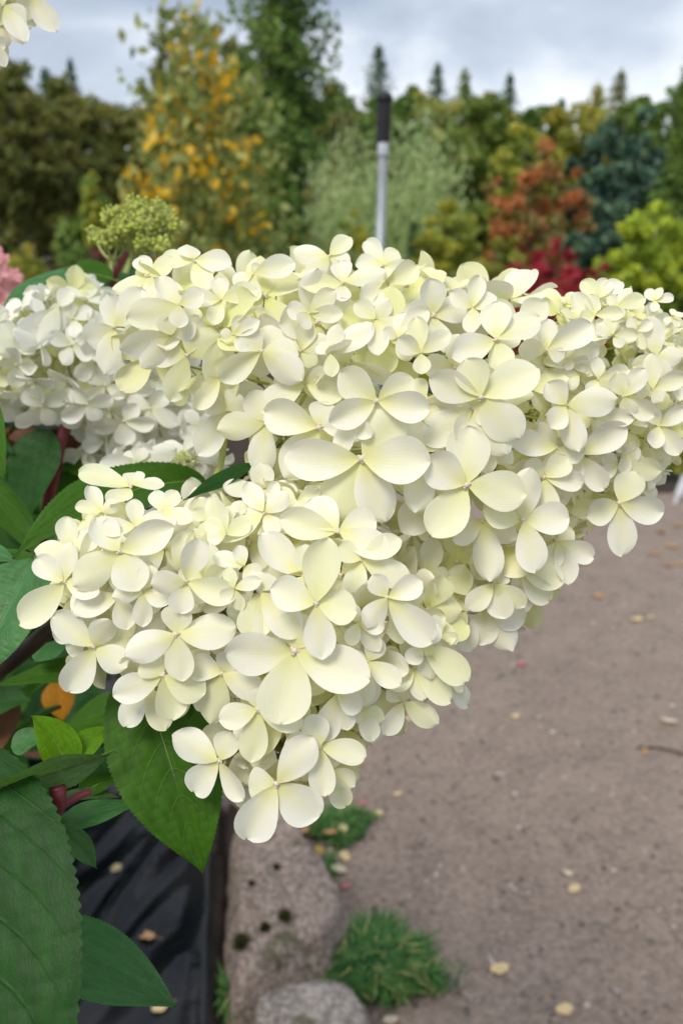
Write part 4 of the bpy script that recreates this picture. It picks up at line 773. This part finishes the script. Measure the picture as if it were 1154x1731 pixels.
# ---- the big upper head
UB = Body([(292, 555, 92, .475), (400, 585, 112, .485), (530, 610, 160, .50), (650, 640, 185, .50), (760, 680, 205, .50), (800, 850, 150, .495), (900, 640, 160, .505), (1010, 620, 122, .505), (1085, 612, 90, .505), (1085, 690, 66, .50), (1060, 735, 55, .50), (1065, 780, 48, .50), (560, 815, 45, .492), (480, 800, 34, .495), (885, 900, 95, .495), (825, 985, 75, .485), (985, 750, 95, .50), (1035, 800, 60, .50), (640, 780, 120, .48)])
UROWS = [
 (303,516,1, 212,536, 265,470, 345,500, 300,553), (317,600,0, 246,594, 335,532, 374,570, 286,679), (196,553,1, 190,497, 246,493, 172,633, 150,581), (252,468,0, 190,490, 240,440, 300,446, 262,522),
 (328,442,0, 352,492, 270,442, 315,418, 391,452), (374,507,0, 322,506, 372,468, 434,488, 356,550), (427,465,0, 392,478, 442,450, 498,443, 428,508), (556,434,1, 495,426, 590,402, 592,446, 520,470),
 (647,450,0, 600,447, 620,404, 674,424, 694,462), (579,480,1, 506,486, 575,446, 652,462, 578,508), (655,481,0, 608,512, 660,455, 706,455, 645,533), (522,530,1, 484,524, 566,490, 580,532, 505,552),
 (442,594,1, 366,637, 412,562, 505,600, 512,642), (510,593,0, 434,556, 520,545, 556,572, 530,620), (559,598,1, 572,549, 632,547, 562,637, 536,580), (635,540,0, 600,513, 660,505, 690,560, 642,602),
 (673,571,0, 648,560, 684,527, 722,522, 690,610), (711,597,1, 672,572, 706,535, 759,560, 714,633), (838,575,2, 836,508, 915,534, 852,625, 758,600), (812,672,2, 724,640, 786,608, 907,620, 874,746),
 (798,521,0, 760,495, 806,466, 838,505, 800,565), (923,592,1, 923,539, 995,547, 952,604, 877,588), (954,607,0, 940,614, 966,576, 1012,585, 965,624), (1005,533,1, 964,498, 996,499, 1050,530, 976,541),
 (1012,507,0, 984,474, 1022,474, 1047,478, 1000,525), (1041,520,1, 1028,500, 1066,487, 1088,503, 1052,537), (1106,510,0, 1092,488, 1117,490, 1137,503, 1104,530), (1133,536,0, 1137,524, 1158,533, 1148,552, 1122,546), (1110,603,0, 1098,534, 1153,600, 1126,642, 1068,620),
 (1036,567,1, 1007,551, 1023,538, 1077,564, 1052,586), (979,635,0, 932,629, 981,614, 1006,621, 960,656), (1010,641,1, 1010,603, 1061,622, 1034,656, 993,670), (1053,670,2, 1038,631, 1089,621, 1104,704, 1065,702),
 (1102,658,2, 1098,597, 1155,632, 1118,678, 1073,662), (955,685,2, 925,645, 1048,676, 978,764, 928,722), (1010,700,1, 997,685, 1040,690, 1067,708, 1018,723), (979,768,1, 1056,716, 1019,828, 955,815, 965,742),
 (940,757,1, 858,752, 905,712, 985,770, 928,807), (883,879,2, 818,858, 895,790, 963,878, 906,967), (919,807,1, 888,780, 955,772, 985,814, 929,881), (1046,850,2, 1072,796, 1121,868, 1053,941, 990,872),
 (1044,786,0, 1078,757, 1119,797, 1012,802, 1020,770), (940,915,0, 972,899, 1002,945, 960,987, 925,962), (724,972,1, 736,908, 758,980, 741,1069, 678,928), (816,883,0, 762,912, 850,850, 872,912, 829,983),
 (764,1021,1, 789,955, 814,1002, 801,1099, 750,990), (835,985,1, 850,962, 884,1030, 851,1047, 792,1032), (820,1025,0, 800,998, 887,1052, 866,1099, 812,1092), (878,960,0, 905,940, 948,985, 926,1019, 884,1010),
 (517,648,0, 474,623, 562,630, 578,674, 433,692), (540,722,1, 447,690, 556,680, 629,716, 474,807), (637,678,3, 572,630, 699,643, 725,696, 556,714), (612,775,3, 684,689, 727,783, 649,885, 555,883, 481,779),
 (590,705,3, 578,769, 629,738, 602,688, 545,722), (451,713,2, 364,723, 425,660, 500,690, 433,804), (387,692,1, 370,576, 410,668, 330,772, 345,672), (394,566,1, 440,545, 412,533, 418,592, 372,562),
 (289,566,0, 202,582, 280,533, 332,550, 240,622), (372,640,0, 314,656, 380,600, 405,650, 333,692), (788,820,3, 717,778, 797,719, 891,836, 735,911), (715,764,1, 700,703, 762,728, 702,867, 688,760),
 (720,672,0, 752,716, 700,640, 792,690, 735,722), (800,690,1, 713,744, 772,746, 853,772, 830,700), (814,740,0, 866,783, 822,802, 788,760, 850,720), (705,887,0, 722,914, 684,880, 731,880, 703,866), (1112,720,1, 1149,766, 1100,758, 1156,690, 1098,690),
 (1060,765,0, 1089,786, 1068,747, 1040,750, 1052,800), (1075,560,0, 1060,540, 1100,545, 1092,590, 1055,585), (630,1000,-2, 660,960, 690,1010, 640,1040, 590,1000)]
uh = empty('flower_head', P(430, 790, .50), 'large cream hydrangea flower head spreading sideways above the drooping one', 'flower head', 'cream hydrangea flower heads')
traced(uh, UB, UROWS, M_petal)
def usize(q): x, y, z = proj(q); return 0.0235 if x < 850 else 0.0235 - 0.011 * min(1, (x - 850) / 150)
nU = fill_head(uh, UB, M_petal, 5, usize, lambda q: usize(q) * (1.02 if proj(q)[0] < 880 else 0.80), 0.0055, limit=232, recess_glow=0.5, thin=0.3)
nU2 = fill_head(uh, UB, M_petal, 7, usize, lambda q: usize(q) * 1.3, 0.020, limit=24, recess_glow=0.9)
stalk_tree(uh, None, [P(430, 790, .50), P(600, 700, .51), P(800, 680, .51), P(1060, 615, .51)], UB, 6, 70)
# ---- the drooping lower head
LB = Body([(195, 955, 105, .445), (165, 1085, 45, .44), (320, 985, 118, .445), (290, 1110, 75, .437), (470, 1010, 135, .445), (590, 1020, 140, .45), (690, 1070, 85, .45), (480, 1190, 105, .437), (620, 1150, 85, .443), (430, 1275, 45, .432), (535, 1265, 65, .435), (470, 1320, 30, .43), (375, 905, 55, .452), (450, 890, 62, .455), (540, 900, 55, .455), (445, 850, 40, .462)])
LROWS = [
 (221,825,1, 136,806, 228,802, 278,822, 190,856), (230,891,2, 228,846, 278,873, 214,910, 172,901), (203,933,2, 160,880, 295,893, 232,1000, 118,988), (172,868,0, 127,862, 147,822, 200,850, 160,900), (111,984,1, 64,942, 38,1059, 172,998, 122,916),
 (118,930,0, 115,872, 60,932, 168,900, 140,968), (315,983,2, 333,908, 398,1013, 300,1037, 254,986), (203,1006,0, 126,1034, 200,960, 250,985, 215,1065), (243,998,1, 240,1061, 285,1022, 255,955, 188,1008), (298,1072,2, 212,1108, 303,1021, 399,1065, 307,1153),
 (276,1141,2, 189,1178, 245,1112, 347,1172, 296,1215), (250,1160,0, 213,1225, 205,1150, 290,1120, 285,1232), (160,1093,1, 90,1040, 186,1046, 216,1128, 119,1169), (140,1075,0, 88,1068, 116,1108, 150,1020, 190,1095), (376,1138,1, 351,1227, 447,1172, 322,1120, 392,1104),
 (498,1100,2, 380,1108, 478,1223, 620,1157, 515,1038), (436,1199,1, 369,1218, 423,1291, 511,1230, 442,1163), (372,1286,2, 294,1240, 324,1337, 416,1348, 388,1238), (467,1324,2, 411,1417, 536,1387, 531,1250, 419,1332), (540,1262,1, 545,1347, 619,1277, 528,1208, 480,1260),
 (560,1300,0, 582,1365, 599,1328, 530,1340, 560,1275), (569,1172,1, 583,1237, 545,1256, 612,1196, 560,1138), (608,1200,0, 629,1254, 650,1215, 640,1150, 590,1212), (681,1185,0, 741,1227, 651,1241, 690,1148, 655,1165), (622,1118,1, 673,1160, 609,1194, 588,1108, 642,1078),
 (653,1010,2, 617,1061, 729,1089, 713,984, 628,972), (610,948,1, 597,1004, 693,985, 677,911, 568,930), (571,900,1, 472,880, 522,843, 637,884, 658,943), (535,1020,3, 549,908, 604,1031, 544,1116, 456,999), (512,975,1, 437,905, 515,920, 552,960, 488,1014),
 (447,868,1, 417,820, 487,834, 472,900, 381,922), (382,904,1, 357,841, 345,880, 349,912, 422,880), (413,958,1, 361,935, 400,924, 442,968, 428,987), (396,995,2, 384,959, 441,980, 406,1033, 374,1012), (276,865,1, 300,829, 262,832, 325,882, 290,902),
 (345,985,0, 377,958, 358,918, 330,1020, 372,1015), (712,1091,1, 791,1149, 725,1151, 690,1122, 742,1058), (745,1070,0, 747,1113, 772,1085, 730,1040, 715,1075), (700,1130,0, 711,1183, 659,1166, 761,1185, 708,1100), (757,1148,0, 788,1192, 778,1162, 740,1120, 730,1160),
 (560,1058,0, 609,1097, 590,1030, 530,1080, 550,1095), (606,1052,1, 641,1102, 650,1060, 590,1020, 590,1090), (440,1000,1, 469,1098, 432,1080, 503,1076, 448,968), (520,880,0, 447,890, 500,850, 560,860, 540,925), (450,850,0, 470,815, 505,850, 440,880, 425,845), (425,850,1, 418,816, 458,836, 430,882, 388,864), (352,880,1, 357,840, 392,878, 340,908, 328,862), (500,850,0, 468,828, 542,828, 522,882, 468,872), (350,1085,0, 387,1106, 372,1052, 420,1085, 340,1120)]
lh = empty('flower_head', P(240, 940, .475), 'drooping cream hydrangea flower head tapering downward above the granite stone', 'flower head', 'cream hydrangea flower heads')
traced(lh, LB, LROWS, M_petal)
nL = fill_head(lh, LB, M_petal, 15, lambda q: 0.0200, lambda q: 0.0155, 0.007, limit=180, recess_glow=0.45)
nL2 = fill_head(lh, LB, M_petal, 17, lambda q: 0.020, lambda q: 0.026, 0.019, limit=60, recess_glow=0.9)
stalk_tree(lh, None, [P(240, 940, .475), P(400, 1000, .45), P(500, 1120, .445), P(490, 1300, .44)], LB, 16, 60)
# ---- paler head behind on the left
MB_ = Body([(70, 600, 95, .64), (150, 590, 105, .65), (230, 620, 95, .66), (-20, 640, 60, .64), (215, 690, 50, .655), (130, 545, 60, .66), (190, 740, 55, .68), (290, 690, 60, .67)])
MROWS = [(71,687,1, 26,722, 90,719, 112,660, 40,660), (210,711,1, 214,753, 157,727, 230,680, 262,715), (255,690,1, 301,718, 252,732, 215,672, 280,660), (149,683,1, 106,710, 166,712, 190,668, 120,655), (140,762,0, 112,785, 110,775, 175,735, 160,790), (100,520,0, 60,580, 30,590, 120,490, 90,560), (210,560,1, 180,520, 250,520, 260,600, 190,600)]
mh = empty('flower_head', P(125, 680, .65), 'whiter hydrangea flower head with small florets behind the large cream one', 'flower head', 'cream hydrangea flower heads')
traced(mh, MB_, MROWS, M_petalw)
fill_head(mh, MB_, M_petalw, 25, lambda q: 0.0185, lambda q: 0.0170, 0.003, limit=240, jit=0.4, recess_glow=0.12)
fill_head(mh, MB_, M_petalw, 27, lambda q: 0.019, lambda q: 0.028, 0.014, limit=50, jit=0.4, recess_glow=0.6)
stalk_tree(mh, None, [P(125, 690, .65), P(140, 640, .66), P(100, 560, .66)], MB_, 26, 30)
# ---- small cluster tucked between
SBd = Body([(235, 795, 28, .56), (300, 790, 32, .57), (355, 775, 26, .57), (340, 700, 30, .60)])
sh = empty('flower_head', P(300, 815, .57), 'small white hydrangea flower cluster behind the arching dark leaf', 'flower head', 'cream hydrangea flower heads')
traced(sh, SBd, [(234,782,0, 168,790, 207,768, 240,755, 300,760), (330,770,0, 300,800, 350,745, 372,770, 340,805), (215,800,0, 180,800, 230,775, 255,800, 205,818)], M_petalw)
fill_head(sh, SBd, M_petalw, 35, lambda q: 0.016, lambda q: 0.018, 0.002, limit=40)
rl = np.random.default_rng(36); lst = [([P(300, 815, .57), P(310, 800, .565), P(315, 790, .56)], [.002, .0016, .0012])]
for k in range(60): d = Vector(rl.normal(size=3)); d.normalize(); d = (d - FWD * 0.8 + UP * .5).normalized(); a = P(315, 790, .555); lst.append(([a, a + d * 0.005, a + d * (0.008 + 0.004 * rl.random())], [.0004, .0004, .0006]))
link('stamens', tubes_mesh('stamens', lst, 5), M_stalk, sh)
# ---- head at the top left corner
CB = Body([(-22, 5, 48, .50), (-40, 70, 35, .50), (-15, -45, 55, .51)])
ch = empty('flower_head', P(-25, 20, .52), 'cream flower head hanging into the corner against the sky', 'flower head', 'cream hydrangea flower heads')
traced(ch, CB, [(5,10,1, 45,35, 38,78, -30,40, -10,-40), (48,-12,1, 93,60, 80,-60, 20,-40, 30,30), (-15,70,1, 8,112, 10,80, -50,60, -20,30), (10,40,0, 37,76, 5,80, -20,20, 45,30)], M_petal)
fill_head(ch, CB, M_petal, 45, lambda q: 0.02, lambda q: 0.02, 0.004, limit=60)
stalk_tree(ch, None, [P(-25, 20, .52), P(-22, 5, .51), P(-15, -40, .51)], CB, 46, 15)
# ---- pink head at the edge
KB = Body([(-22, 520, 45, 1.0), (-25, 450, 36, 1.0), (-15, 490, 40, 1.0), (10, 500, 22, 1.0), (-35, 570, 34, 1.0)])
kh = empty('flower_head', P(-15, 560, 1.02), 'pink hydrangea flower head beside the round green leaf', 'flower head')
fill_head(kh, KB, M_pink, 55, lambda q: 0.0135, lambda q: 0.0135, 0.001, limit=120)
stalk_tree(kh, None, [P(-15, 560, 1.02), P(-20, 520, 1.01), P(-22, 440, 1.0)], KB, 56, 15)
# ---- green bud head
bh = empty('bud_head', P(205, 450, .75), 'unopened lime green hydrangea bud cluster on thin branching stalks', 'flower buds')
rl = np.random.default_rng(66); lst = []; bc = []
def rib(a, b, r0, r1, bow): m_ = (a + b) / 2 + bow; lst.append((smooth_path([a, m_, b], 4), list(np.linspace(r0, r1, 9))))
b0_ = P(186, 470, .75); j1 = P(190, 440, .75); rib(b0_, j1, .0018, .0016, Vector((0, 0, 0))); b1_ = P(212, 462, .755); j2 = P(224, 420, .755); lst.append(([b1_, j2], [.003, .0025]))
for src, cxs in ((j1, [(160, 402, 14), (180, 410, 18), (200, 405, 20), (218, 408, 17)]), (j2, [(185, 372, 16), (205, 365, 18), (230, 358, 20), (255, 362, 22), (280, 372, 20), (295, 385, 14), (240, 385, 24), (265, 395, 24), (290, 405, 12), (215, 385, 22), (245, 415, 20), (275, 420, 14), (235, 440, 12)])):
    for x, y, r in cxs:
        c = P(x, y, .75 + rl.normal() * 0.012); rib(src, c, .0014, .0008, Vector((0, 0, -0.004)))
        for k in range(int(r * 3.2)):
            d = Vector(rl.normal(size=3)).normalized(); e_ = c + Vector((d.x, d.y, d.z + 0.35)) * (r * .75 / F) * (0.55 + 0.6 * rl.random()); lst.append(([c + (e_ - c) * 0.1, e_], [.0005, .0004])); bc.append(e_)
link('stalk', tubes_mesh('stalk', lst, 5), M_stalk, bh)
n = len(bc); V = (IV1[None] * (0.0009 + 0.0010 * rl.random((n, 1, 1))) + np.array([b_[:] for b_ in bc])[:, None, :]).reshape(-1, 3); Fc = (IF1[None] + (np.arange(n) * len(IV1))[:, None, None]).reshape(-1, 3)
bo = link('buds', mesh('buds', V, Fc), M_bud, bh); tag(bo, kind='stuff')
